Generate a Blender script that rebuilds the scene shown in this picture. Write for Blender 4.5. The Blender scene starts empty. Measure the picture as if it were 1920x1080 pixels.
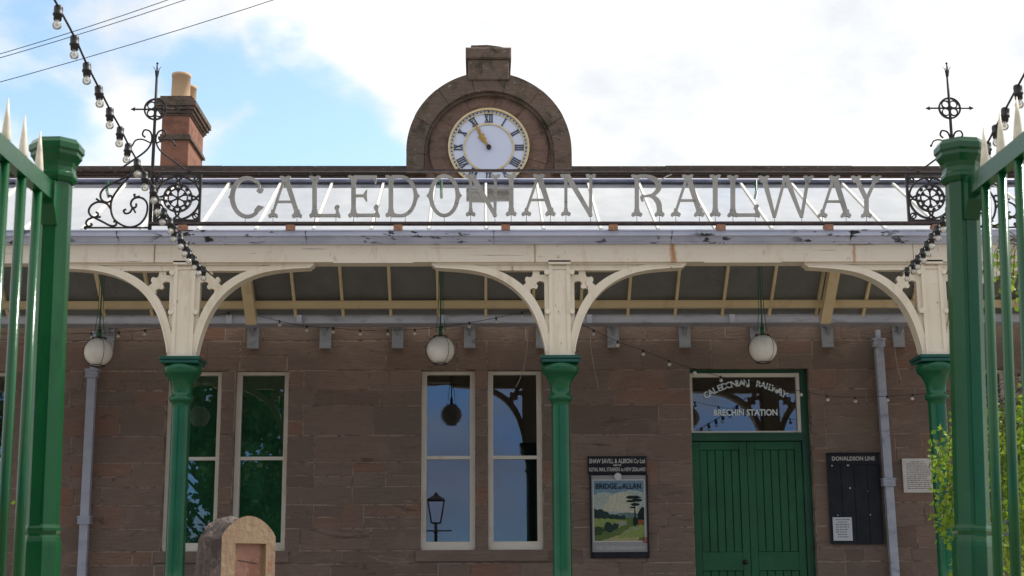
import bpy, bmesh, math, random
from mathutils import Vector, Matrix, noise as mnoise
random.seed(7)
PI = math.pi
C = bpy.context.scene.collection
SC = bpy.context.scene

# ------------------------------------------------------------------ camera
F = 2690.0                                   # focal length in pixels of a 1920 px wide picture
CAM = Vector((0.0, -18.9, 0.9))
up_c = Vector((-75.0, 13140.0, -F)).normalized()
fw_c = Vector((-55.0, -551.0, -F)).normalized()
fw_c = (fw_c - up_c * fw_c.dot(up_c)).normalized()
rt_c = fw_c.cross(up_c)
Rwc = Matrix(((rt_c.x, fw_c.x, up_c.x), (rt_c.y, fw_c.y, up_c.y), (rt_c.z, fw_c.z, up_c.z)))   # world -> camera
cam_d = bpy.data.cameras.new('camera'); cam = bpy.data.objects.new('camera', cam_d); C.objects.link(cam)
cam.matrix_world = Matrix.Translation(CAM) @ Rwc.transposed().to_4x4()
cam_d.sensor_width = 36; cam_d.lens = F / 1920 * 36
cam_d.clip_start = 0.05; cam_d.clip_end = 3000
cam_d.dof.use_dof = True; cam_d.dof.focus_distance = 16.5; cam_d.dof.aperture_fstop = 7.5
SC.camera = cam

def U(px, py, Y):
    """point of the vertical plane y=Y seen at photo position px,py"""
    d = Rwc.transposed() @ Vector((px - 960, 540 - py, -F))
    return CAM + d * ((Y - CAM.y) / d.y)
def UX(px, py, Y): return U(px, py, Y).x
def UZ(py, Y, px=960): return U(px, py, Y).z
def MPP(py, Y): return (UX(1010, py, Y) - UX(910, py, Y)) / 100      # metres to a photo pixel on that plane, at that height

# ------------------------------------------------------------------ light
SUN_EL, SUN_AZ = math.radians(48), math.radians(62)       # azimuth from +Y towards +X (behind the building, to the right)
world = bpy.data.worlds.new("World"); SC.world = world; world.use_nodes = True
SKY_STRENGTH = 0.10
SC.view_settings.view_transform = 'Standard'; SC.view_settings.look = 'None'
SC.view_settings.exposure = 0.70; SC.view_settings.gamma = 1; SC.view_settings.use_curve_mapping = False
sl = bpy.data.lights.new('sun', 'SUN'); sl.energy = 3.0; sl.angle = math.radians(0.8); sl.color = (1.0, 0.95, 0.87)
so = bpy.data.objects.new('sun', sl); C.objects.link(so)
sd = Vector((math.sin(SUN_AZ) * math.cos(SUN_EL), math.cos(SUN_AZ) * math.cos(SUN_EL), math.sin(SUN_EL)))
so.rotation_euler = (-sd).to_track_quat('-Z', 'Y').to_euler(); so.location = (10, 10, 30)

def build_world():
    nt = world.node_tree; N = nt.nodes; L = nt.links; N.clear()
    out = N.new('ShaderNodeOutputWorld'); bg = N.new('ShaderNodeBackground')
    sky = N.new('ShaderNodeTexSky'); sky.sky_type = 'NISHITA'; sky.sun_disc = False
    sky.sun_elevation = SUN_EL; sky.sun_rotation = SUN_AZ; sky.air_density = 1.15; sky.dust_density = 0.7; sky.ozone_density = 1.6
    tc = N.new('ShaderNodeTexCoord')
    nrm = N.new('ShaderNodeVectorMath'); nrm.operation = 'NORMALIZE'; L.new(tc.outputs['Generated'], nrm.inputs[0])
    mp = N.new('ShaderNodeMapping'); mp.inputs['Scale'].default_value = (5.0, 5.0, 8.5); L.new(nrm.outputs[0], mp.inputs[0])
    n1 = N.new('ShaderNodeTexNoise'); n1.inputs['Scale'].default_value = 1.0; n1.inputs['Detail'].default_value = 9; n1.inputs['Roughness'].default_value = .56
    L.new(mp.outputs[0], n1.inputs['Vector'])
    # openings in the cloud cover, by direction in the sky
    holes = [((600, 215), .028, .085, 1.0), ((520, 70), .01, .055, .85), ((400, 130), .015, .07, .9), ((120, 60), .01, .08, .85), ((40, 190), .01, .07, .9),
             ((520, 300), .02, .07, .9), ((260, 60), .01, .06, .8), ((700, 290), .01, .05, .8)]
    acc = None
    for (p, a, b, w) in holes:
        d = (U(p[0], p[1], 500) - CAM).normalized()
        dt = N.new('ShaderNodeVectorMath'); dt.operation = 'DISTANCE'; dt.inputs[1].default_value = d; L.new(nrm.outputs[0], dt.inputs[0])
        mr = N.new('ShaderNodeMapRange'); mr.interpolation_type = 'SMOOTHSTEP'
        mr.inputs[1].default_value = a; mr.inputs[2].default_value = b; mr.inputs[3].default_value = w; mr.inputs[4].default_value = 0
        L.new(dt.outputs['Value'], mr.inputs[0])
        if acc is None: acc = mr.outputs[0]
        else:
            m = N.new('ShaderNodeMath'); m.operation = 'MAXIMUM'; L.new(acc, m.inputs[0]); L.new(mr.outputs[0], m.inputs[1]); acc = m.outputs[0]
    # the sky behind the viewer is more open
    sep = N.new('ShaderNodeSeparateXYZ'); L.new(nrm.outputs[0], sep.inputs[0])
    bk = N.new('ShaderNodeMapRange'); bk.interpolation_type = 'SMOOTHSTEP'
    for k, v in ((1, -.6), (2, -.1), (3, 1), (4, 0)): bk.inputs[k].default_value = v
    L.new(sep.outputs['Y'], bk.inputs[0])
    lo = N.new('ShaderNodeMapRange'); lo.interpolation_type = 'SMOOTHSTEP'
    for k, v in ((1, .11), (2, .27), (3, 1), (4, 0)): lo.inputs[k].default_value = v
    L.new(sep.outputs['Z'], lo.inputs[0])
    low = N.new('ShaderNodeMath'); low.operation = 'MULTIPLY'; L.new(bk.outputs[0], low.inputs[0]); L.new(lo.outputs[0], low.inputs[1])
    lw = N.new('ShaderNodeMath'); lw.operation = 'MULTIPLY'; lw.inputs[1].default_value = .74; L.new(low.outputs[0], lw.inputs[0])
    m = N.new('ShaderNodeMath'); m.operation = 'MAXIMUM'; L.new(acc, m.inputs[0]); L.new(lw.outputs[0], m.inputs[1]); acc = m.outputs[0]
    # cover = noise - opening
    s1 = N.new('ShaderNodeMath'); s1.operation = 'MULTIPLY_ADD'; s1.inputs[1].default_value = -0.40; L.new(acc, s1.inputs[0])
    a1 = N.new('ShaderNodeMath'); a1.operation = 'ADD'; a1.inputs[1].default_value = -0.02; c1 = N.new('ShaderNodeMath'); c1.operation = 'MULTIPLY'; c1.inputs[1].default_value = 1.5; L.new(n1.outputs['Fac'], c1.inputs[0]); L.new(c1.outputs[0], a1.inputs[0])
    L.new(a1.outputs[0], s1.inputs[2])
    cm = N.new('ShaderNodeMapRange'); cm.interpolation_type = 'SMOOTHSTEP'
    for k, v in ((1, .28), (2, .56), (3, 0), (4, 1)): cm.inputs[k].default_value = v
    L.new(s1.outputs[0], cm.inputs[0])
    # cloud tone
    n2 = N.new('ShaderNodeTexNoise'); n2.inputs['Scale'].default_value = 1.3; n2.inputs['Detail'].default_value = 8; n2.inputs['Roughness'].default_value = .6; L.new(mp.outputs[0], n2.inputs['Vector'])
    cr = N.new('ShaderNodeValToRGB'); L.new(n2.outputs['Fac'], cr.inputs[0])
    cr.color_ramp.elements[0].position = .38; cr.color_ramp.elements[0].color = (5.5, 5.8, 6.3, 1)
    cr.color_ramp.elements[1].position = .72; cr.color_ramp.elements[1].color = (8.2, 8.2, 8.2, 1)
    # behind the viewer clouds are dimmer than against the sun
    mx = N.new('ShaderNodeMix'); mx.data_type = 'RGBA'; L.new(cm.outputs[0], mx.inputs[0])
    bt = N.new('ShaderNodeMix'); bt.data_type = 'RGBA'; L.new(low.outputs[0], bt.inputs[0]); bt.inputs[6].default_value = (1.50, 1.50, 1.40, 1); bt.inputs[7].default_value = (.50, .80, 1.45, 1)
    ct = N.new('ShaderNodeMix'); ct.data_type = 'RGBA'; L.new(low.outputs[0], ct.inputs[0]); ct.inputs[6].default_value = (1.0, .98, .94, 1); ct.inputs[7].default_value = (.42, .52, .75, 1)
    cv = N.new('ShaderNodeVectorMath'); cv.operation = 'MULTIPLY'; L.new(cr.outputs[0], cv.inputs[0]); L.new(ct.outputs[2], cv.inputs[1])
    sk = N.new('ShaderNodeVectorMath'); sk.operation = 'MULTIPLY'; L.new(sky.outputs[0], sk.inputs[0]); L.new(bt.outputs[2], sk.inputs[1])
    L.new(sk.outputs[0], mx.inputs[6]); L.new(cv.outputs[0], mx.inputs[7])
    L.new(mx.outputs[2], bg.inputs[0]); bg.inputs[1].default_value = SKY_STRENGTH
    L.new(bg.outputs[0], out.inputs[0])
build_world()

# ------------------------------------------------------------------ materials
def lin(r, g, b):
    f = lambda c: (c / 255 / 12.92) if c / 255 <= .04045 else ((c / 255 + .055) / 1.055) ** 2.4
    return (f(r), f(g), f(b), 1)
class Mat:
    def __init__(s, name, color=(.5, .5, .5), rough=.5, metal=0.0, spec=.5):
        s.m = bpy.data.materials.new(name); s.m.use_nodes = True
        s.nt = s.m.node_tree; s.N = s.nt.nodes; s.L = s.nt.links
        s.p = s.N['Principled BSDF']; s.col = tuple(color[:3]) + (1,)
        s.p.inputs['Base Color'].default_value = s.col; s.p.inputs['Roughness'].default_value = rough
        s.p.inputs['Metallic'].default_value = metal; s.p.inputs['Specular IOR Level'].default_value = spec
        s.tc = s.N.new('ShaderNodeTexCoord'); s.geo = s.N.new('ShaderNodeNewGeometry')
        s.cur = None; s.bumps = None
    def noise(s, scale, detail=4, stretch=(1, 1, 1), rough=.55, dist=0):
        mp = s.N.new('ShaderNodeMapping'); mp.inputs['Scale'].default_value = stretch; s.L.new(s.geo.outputs['Position'], mp.inputs[0])
        n = s.N.new('ShaderNodeTexNoise'); n.inputs['Scale'].default_value = scale; n.inputs['Detail'].default_value = detail
        n.inputs['Roughness'].default_value = rough; n.inputs['Distortion'].default_value = dist
        s.L.new(mp.outputs[0], n.inputs['Vector']); return n.outputs['Fac']
    def mask(s, fac, a, b):
        r = s.N.new('ShaderNodeMapRange'); r.interpolation_type = 'SMOOTHSTEP'; r.inputs[1].default_value = a; r.inputs[2].default_value = b
        s.L.new(fac, r.inputs[0]); return r.outputs[0]
    def math(s, op, a, b):
        m = s.N.new('ShaderNodeMath'); m.operation = op
        for i, v in enumerate((a, b)):
            if isinstance(v, (int, float)): m.inputs[i].default_value = v
            else: s.L.new(v, m.inputs[i])
        return m.outputs[0]
    def mix(s, fac, color, amount=1.0):
        m = s.N.new('ShaderNodeMix'); m.data_type = 'RGBA'
        if amount != 1.0: fac = s.math('MULTIPLY', fac, amount)
        s.L.new(fac, m.inputs[0])
        if s.cur is None: m.inputs[6].default_value = s.col
        else: s.L.new(s.cur, m.inputs[6])
        m.inputs[7].default_value = tuple(color[:3]) + (1,)
        s.cur = m.outputs[2]; s.L.new(s.cur, s.p.inputs['Base Color']); return s
    def bump(s, fac, strength=.3, dist=.01):
        b = s.N.new('ShaderNodeBump'); b.inputs['Strength'].default_value = strength; b.inputs['Distance'].default_value = dist
        s.L.new(fac, b.inputs['Height'])
        if s.bumps is not None: s.L.new(s.bumps, b.inputs['Normal'])
        s.bumps = b.outputs[0]; s.L.new(s.bumps, s.p.inputs['Normal']); return s
    def xband(s, x0, half, soft=None):
        sp = s.N.new('ShaderNodeSeparateXYZ'); s.L.new(s.geo.outputs['Position'], sp.inputs[0])
        d = s.math('ABSOLUTE', s.math('SUBTRACT', sp.outputs['X'], s.math('ADD', s.math('MULTIPLY', s.noise(14, 5, (1.5, 1, .8)), half * 1.6), x0 - half * .8)), 0)
        return s.math('SUBTRACT', 1, s.mask(d, 0, half))
M = {}
def mat_simple(key, color, rough=.5, metal=0., spec=.5, var=None, vs=6, bump=0, bs=40):
    m = Mat(key, color, rough, metal, spec)
    if var is not None: m.mix(m.mask(m.noise(vs, 5), .35, .7), var)
    if bump: m.bump(m.noise(bs, 4), bump, .004)
    M[key] = m.m; return m
# sandstone of the wall: a tone per block stored on the mesh, strata and stains on top
def stone_mat(key, base, light, dark, red, lichen=0.0, attr=True, joint=False):
    m = Mat(key, base, .88, 0, .25)
    if attr:
        a = m.N.new('ShaderNodeAttribute'); a.attribute_name = 'tone'
        m.mix(m.mask(a.outputs['Fac'], .35, 1.0), light, .9); m.mix(m.math('SUBTRACT', 1, m.mask(a.outputs['Fac'], 0, .45)), dark, .62)
        s2 = m.N.new('ShaderNodeSeparateColor'); m.L.new(a.outputs['Color'], s2.inputs[0])
        m.mix(m.mask(s2.outputs['Green'], .80, .99), red, .7)
    st = m.noise(3.0, 8, (1, 1, 8), .68, 1.2); m.mix(m.mask(st, .50, .66), dark, .42); m.mix(m.mask(m.noise(2.6, 9, (.8, 1, 3), .72, 1.2), .585, .64), light, .75); m.mix(m.mask(m.noise(1.9, 9, (.7, 1, 3.2), .74, 1.5), .60, .63), (dark[0] * .62, dark[1] * .6, dark[2] * .6), .7); m.mix(m.mask(m.noise(.7, 3), .42, .66), (base[0] * .72, base[1] * .82, base[2] * .86), .6)
    m.mix(m.mask(m.noise(1.6, 5, (1, 1, 1.6), .6, 1.0), .5, .72), light, .45)
    m.mix(m.mask(m.noise(26, 6, (1, 1, 2.2), .7), .56, .68), dark, .35)
    m.mix(m.mask(m.noise(70, 3), .70, .80), (.42, .36, .31), .5)
    if lichen:
        m.mix(m.mask(m.noise(4.5, 7, (1, 1, 1), .65), .52, .62), (.075, .072, .045), lichen)
        m.mix(m.mask(m.noise(17, 5), .63, .68), (.30, .31, .24), lichen * .8)
        m.mix(m.mask(m.noise(3.1, 6, (1, 1, 1), .7, .5), .56, .66), (.035, .032, .026), lichen * .9)
    m.bump(m.noise(7, 9, (1, 1, 5), .7, .8), .9, .03); m.bump(m.noise(60, 4), .5, .008)
    M[key] = m.m
stone_mat('sandstone', (.252, .177, .138), (.315, .230, .182), (.160, .110, .088), (.30, .145, .100))
stone_mat('parapet_stone', (.085, .062, .050), (.13, .10, .08), (.035, .028, .023), (.14, .08, .06), .6, attr=False)
stone_mat('gable_stone', (.235, .145, .112), (.29, .205, .165), (.12, .082, .066), (.18, .08, .06), .5, attr=False)
stone_mat('coping_stone', (.165, .115, .088), (.23, .17, .135), (.06, .048, .038), (.14, .08, .06), .7, attr=False)
m = Mat('mortar', (.34, .26, .205), .95, 0, .2)
m.mix(m.mask(m.noise(2.3, 7, (1, 1, 1), .7), .44, .58), (.215, .155, .125)); m.mix(m.mask(m.noise(7, 6, (1, 1, 1), .7), .52, .60), (.13, .095, .078), .9); m.bump(m.noise(40, 4), .4, .004)
M['mortar'] = m.m
m = Mat('chimney_stone', (.27, .125, .08), .85, 0, .3)
m.mix(m.mask(m.noise(2.2, 6, (1, 1, 2)), .42, .68), (.17, .075, .05)); m.mix(m.mask(m.noise(9, 5), .58, .72), (.10, .06, .045), .7); m.bump(m.noise(14, 6), .5, .02)
M['chimney_stone'] = m.m
m = Mat('red_monument', (.30, .17, .105), .85, 0, .3)
m.mix(m.mask(m.noise(5.5, 6, (1, 1, 1.5), .6, 1), .47, .60), (.17, .075, .055)); m.mix(m.mask(m.noise(16, 6), .58, .70), (.40, .27, .17), .7)
m.mix(m.mask(m.noise(9, 7), .58, .68), (.045, .038, .033), .8); m.bump(m.noise(22, 7), .8, .02)
M['red_monument'] = m.m
def stone2(key, a, b_, c_, st=(1, 1, 1), bmp=.6):
    m = Mat(key, a, .8, 0, .3); m.mix(m.mask(m.noise(7, 6, st, .65, .6), .45, .62), b_, .85); m.mix(m.mask(m.noise(19, 6, st, .65), .56, .66), c_, .8); m.bump(m.noise(26, 7), bmp, .015); M[key] = m.m
stone2('monument_side', (.11, .085, .075), (.045, .038, .033), (.22, .13, .11), bmp=1.0)
stone2('monument_face', (.30, .215, .135), (.26, .165, .115), (.20, .135, .10), (2.5, 2.5, .3), .4)
stone2('monument_panel', (.34, .19, .14), (.27, .12, .085), (.38, .28, .15), bmp=.4)
# cream paint with cracks and rust
def cream(key, col, rust_amt, streaks=(), crack=False):
    m = Mat(key, col, .42, 0, .4)
    m.mix(m.mask(m.noise(1.8, 5, (1, 1, 2)), .4, .75), (col[0] * .88, col[1] * .86, col[2] * .80), .6)
    m.mix(m.mask(m.noise(22, 4, (.35, 1, 1)), .64, .76), (col[0] * .7, col[1] * .66, col[2] * .6), .4)
    if crack:
        m.mix(m.mask(m.noise(4, 8, (.22, 1, 9), .6, .3), .655, .665), (.10, .08, .065), .8)
    m.mix(m.mask(m.noise(7.5, 7, (1.6, 1, .55), .7), .635, .655), (.30, .095, .045), rust_amt)
    for (x, h, a) in streaks:
        m.mix(m.math('MULTIPLY', m.xband(x, h), m.mask(m.noise(9, 5, (2.5, 1, .5)), .20, .5)), (.38, .18, .06), a)
    m.mix(m.mask(m.noise(3.2, 7, (1.5, 1, .5), .68), .55, .63), (col[0] * .78, col[1] * .72, col[2] * .62), .45); m.mix(m.mask(m.noise(35, 6, (1, 1, 1), .7), .68, .71), (col[0] * .4, col[1] * .34, col[2] * .28), .6)
    m.bump(m.noise(60, 3), .12, .002); m.bump(m.noise(6, 6, (1, 1, .5)), .2, .008)
    M[key] = m.m
FY = -4.28
cream('cream_paint', (.74, .655, .53), .8)
cream('fascia_paint', (.70, .61, .50), .3, [(UX(1262, 470, FY), .055, 1.0), (UX(1601, 465, FY), .03, .8), (UX(1003, 465, FY), .02, .5), (UX(290, 465, FY), .02, .6)], True)
cream('rafter_paint', (.76, .63, .41), .25)
cream('bar_paint', (.84, .82, .76), .1)
cream('sash_paint', (.74, .68, .58), .0)
def peeling(key, col, amt=1.0):
    m = Mat(key, col, .4, 0, .5)
    m.mix(m.mask(m.noise(2.2, 5, (1, 1, 3)), .4, .7), (col[0] * .7, col[1] * .72, col[2] * .76), .7)
    a = m.mask(m.noise(10, 6, (.5, 1, 1.3), .62), .575, .59)
    b = m.mask(m.noise(.9, 2), .43, .55)
    m.mix(m.math('MULTIPLY', a, b), (.02, .018, .018), amt)
    m.mix(m.mask(m.noise(30, 4, (.12, 1, 4)), .66, .70), (.05, .05, .06), .55 * amt)
    M[key] = m.m
peeling('gutter_paint', (.50, .53, .67))
peeling('bracket_paint', (.33, .345, .37), .4)
peeling('pipe_paint', (.40, .415, .48), .25)
def green(key, col, rough=.28):
    m = Mat(key, col, rough, 0, .38)
    m.mix(m.mask(m.noise(3, 5), .4, .7), (col[0] * .75, col[1] * .78, col[2] * .8), .8)
    m.mix(m.mask(m.noise(45, 4), .70, .74), (col[0] * 2.5, col[1] * 1.6, col[2] * 1.8), .35); m.mix(m.mask(m.noise(1.6, 7, (1, 1, .35), .7), .52, .60), (col[0] * 1.6, col[1] * 1.25, col[2] * 1.2), .7); m.mix(m.mask(m.noise(13, 7, (1, 1, .6), .72), .70, .72), (.09, .045, .025), .8); m.bump(m.noise(9, 5, (1, 1, .4), .6), .25, .01)
    m.bump(m.noise(55, 4, (1, 1, 1)), .10, .003); M[key] = m.m
green('green_gloss', (.005, .10, .040)); green('column_green', (.004, .090, .034), .2)
green('capital_green', (.005, .075, .055), .3)
green('gate_green', (.004, .070, .021), .2); green('door_green', (.008, .105, .038), .5)
green('jamb_green', (.008, .075, .032), .4)
mat_simple('cream_tip', (.72, .65, .52), .45, var=(.55, .5, .4), vs=20)
mat_simple('black_iron', (.016, .014, .016), .5, 0, .3, var=(.035, .024, .022), vs=14, bump=.2, bs=60)
mat_simple('frame_iron', (.035, .024, .026), .5, 0, .4, var=(.08, .045, .04), vs=9)
m = Mat('letter_metal', (.34, .325, .30), .5, .1, .5)
m.mix(m.mask(m.noise(4, 6, (1, 1, .6)), .42, .68), (.25, .24, .225)); m.mix(m.mask(m.noise(15, 6), .60, .70), (.13, .12, .105), .7); m.mix(m.mask(m.noise(3, 4), .62, .75), (.30, .34, .28), .7)
M['letter_metal'] = m.m
mat_simple('rust_block', (.36, .17, .10), .8, var=(.2, .1, .07), vs=30)
mat_simple('rubber', (.012, .012, .014), .5)
mat_simple('wire_black', (.03, .03, .033), .6)
mat_simple('pale_wire', (.36, .33, .29), .6)
mat_simple('globe_white', (.80, .76, .68), .35, var=(.60, .57, .50), vs=3, bump=.03, bs=20)
mat_simple('pot_clay', (.50, .34, .20), .8, var=(.5, .33, .2), vs=6)
mat_simple('lead_flashing', (.10, .11, .17), .4, 0, .5, var=(.2, .21, .28), vs=4)
mat_simple('ridge_paint', (.50, .51, .62), .4, var=(.38, .38, .50), vs=3)
mat_simple('dial_white', (.60, .64, .78), .3, var=(.55, .59, .72), vs=2)
mat_simple('gilt', (.55, .42, .20), .35, .35, .5, var=(.62, .52, .32), vs=12)
mat_simple('hand_gilt', (.42, .26, .055), .35, .4, .5, var=(.3, .18, .05), vs=20)
mat_simple('numeral_navy', (.018, .028, .055), .4)
mat_simple('dark_room', (.02, .02, .02), .9)  # near-black base colour stands for the shade inside the rooms
mat_simple('lead_letter', (.72, .80, .80), .5)
mat_simple('board_black', (.007, .008, .013), .5, 0, .25, var=(.014, .016, .023), vs=5, bump=.15)
mat_simple('letter_white', (.62, .60, .56), .6, var=(.45, .43, .40), vs=60)
mat_simple('paper', (.55, .58, .62), .8); mat_simple('plaque_stone', (.66, .62, .58), .6, var=(.58, .54, .50), vs=8)
mat_simple('print_grey', (.16, .15, .15), .7)
mat_simple('poster_grey', (.30, .29, .29), .5)
mat_simple('poster_white', (.56, .56, .52), .5)
mat_simple('asphalt', (.25, .22, .18), .9, var=(.19, .17, .14), vs=3, bump=.4)
mat_simple('paving', (.42, .37, .31), .85, var=(.32, .28, .24), vs=2)
mat_simple('slate', (.06, .065, .08), .6, var=(.09, .09, .1), vs=4)
mat_simple('bark', (.10, .075, .055), .9, var=(.05, .04, .03), vs=8)
for k, c in (('sky_top', (.15, .24, .31)), ('sky_mid', (.33, .38, .34)), ('cloud_pale', (.44, .43, .33)), ('hill_far', (.12, .17, .17)), ('wood_dark', (.025, .045, .040)),
             ('field_light', (.22, .27, .09)), ('field_mid', (.10, .15, .05)), ('field_dark', (.04, .07, .03)), ('path_sand', (.34, .30, .15)), ('roof_red', (.25, .07, .04)),
             ('ink_navy', (.02, .03, .05)), ('logo_red', (.32, .03, .05)), ('bank_grey', (.25, .26, .24)), ('pine_dark', (.015, .025, .022))):
    mat_simple('poster_' + k, c, .8, 0, .15, var=tuple(min(1, v * 1.35) for v in c), vs=55)
def leaf_mat(key, c1, c2):
    m = Mat(key, c1, .5, 0, .3)
    oi = m.N.new('ShaderNodeAttribute'); oi.attribute_name = 'tone'
    m.mix(oi.outputs['Fac'], c2)
    tr = m.N.new('ShaderNodeBsdfTranslucent'); m.L.new(m.cur, tr.inputs[0])
    ms = m.N.new('ShaderNodeMixShader'); ms.inputs[0].default_value = .45
    m.L.new(m.p.outputs[0], ms.inputs[1]); m.L.new(tr.outputs[0], ms.inputs[2])
    m.L.new(ms.outputs[0], m.N['Material Output'].inputs[0]); M[key] = m.m
leaf_mat('birch_leaf', (.30, .42, .035), (.10, .20, .02)); leaf_mat('tree_leaf', (.05, .10, .025), (.02, .05, .012))
def glass(key, ior, tint, dirt, dirt_amt, rough=.01, base_refl=0.0, dirt_scale=3):
    mt = bpy.data.materials.new(key); mt.use_nodes = True; nt = mt.node_tree; N = nt.nodes; L = nt.links; N.clear()
    out = N.new('ShaderNodeOutputMaterial'); fr = N.new('ShaderNodeFresnel'); fr.inputs[0].default_value = ior
    gl = N.new('ShaderNodeBsdfGlossy'); gl.inputs['Roughness'].default_value = rough; gl.inputs['Color'].default_value = (.96, .97, 1, 1)
    tp = N.new('ShaderNodeBsdfTransparent'); tp.inputs[0].default_value = tuple(tint) + (1,)
    df = N.new('ShaderNodeBsdfDiffuse'); df.inputs[0].default_value = tuple(dirt) + (1,)
    g = N.new('ShaderNodeNewGeometry'); n = N.new('ShaderNodeTexNoise'); n.inputs['Scale'].default_value = dirt_scale; n.inputs['Detail'].default_value = 6
    L.new(g.outputs['Position'], n.inputs['Vector'])
    r = N.new('ShaderNodeMapRange'); r.inputs[1].default_value = .35; r.inputs[2].default_value = .7; r.inputs[3].default_value = dirt_amt * .5; r.inputs[4].default_value = dirt_amt
    L.new(n.outputs['Fac'], r.inputs[0])
    m1 = N.new('ShaderNodeMixShader'); L.new(r.outputs[0], m1.inputs[0]); L.new(tp.outputs[0], m1.inputs[1]); L.new(df.outputs[0], m1.inputs[2])
    ad = N.new('ShaderNodeMath'); ad.operation = 'ADD'; ad.use_clamp = True; ad.inputs[1].default_value = base_refl; L.new(fr.outputs[0], ad.inputs[0])
    m2 = N.new('ShaderNodeMixShader'); L.new(ad.outputs[0], m2.inputs[0]); L.new(m1.outputs[0], m2.inputs[1]); L.new(gl.outputs[0], m2.inputs[2])
    L.new(m2.outputs[0], out.inputs[0]); M[key] = mt
glass('window_glass', 1.5, (.86, .88, .88), (.2, .2, .2), .02, .004, .045)
glass('roof_glass', 2.0, (.42, .43, .42), (.55, .56, .54), .60, .03, .36, 5)
glass('back_glass', 1.5, (.50, .52, .52), (.215, .222, .22), .85, .08, .0, 1.6)
glass('bulb_glass', 1.5, (.93, .91, .87), (.92, .89, .82), .38, .02, .05)
def blind_mat():
    m = Mat('green_blind', (.012, .15, .05), .7, 0, .3)
    m.mix(m.mask(m.noise(2.4, 6, (1, 1, 1), .65), .42, .62), (.022, .23, .08)); m.mix(m.mask(m.noise(20, 4, (1.5, 1, .3)), .5, .7), (.006, .07, .028), .6)
    M['green_blind'] = m.m
blind_mat()

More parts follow.
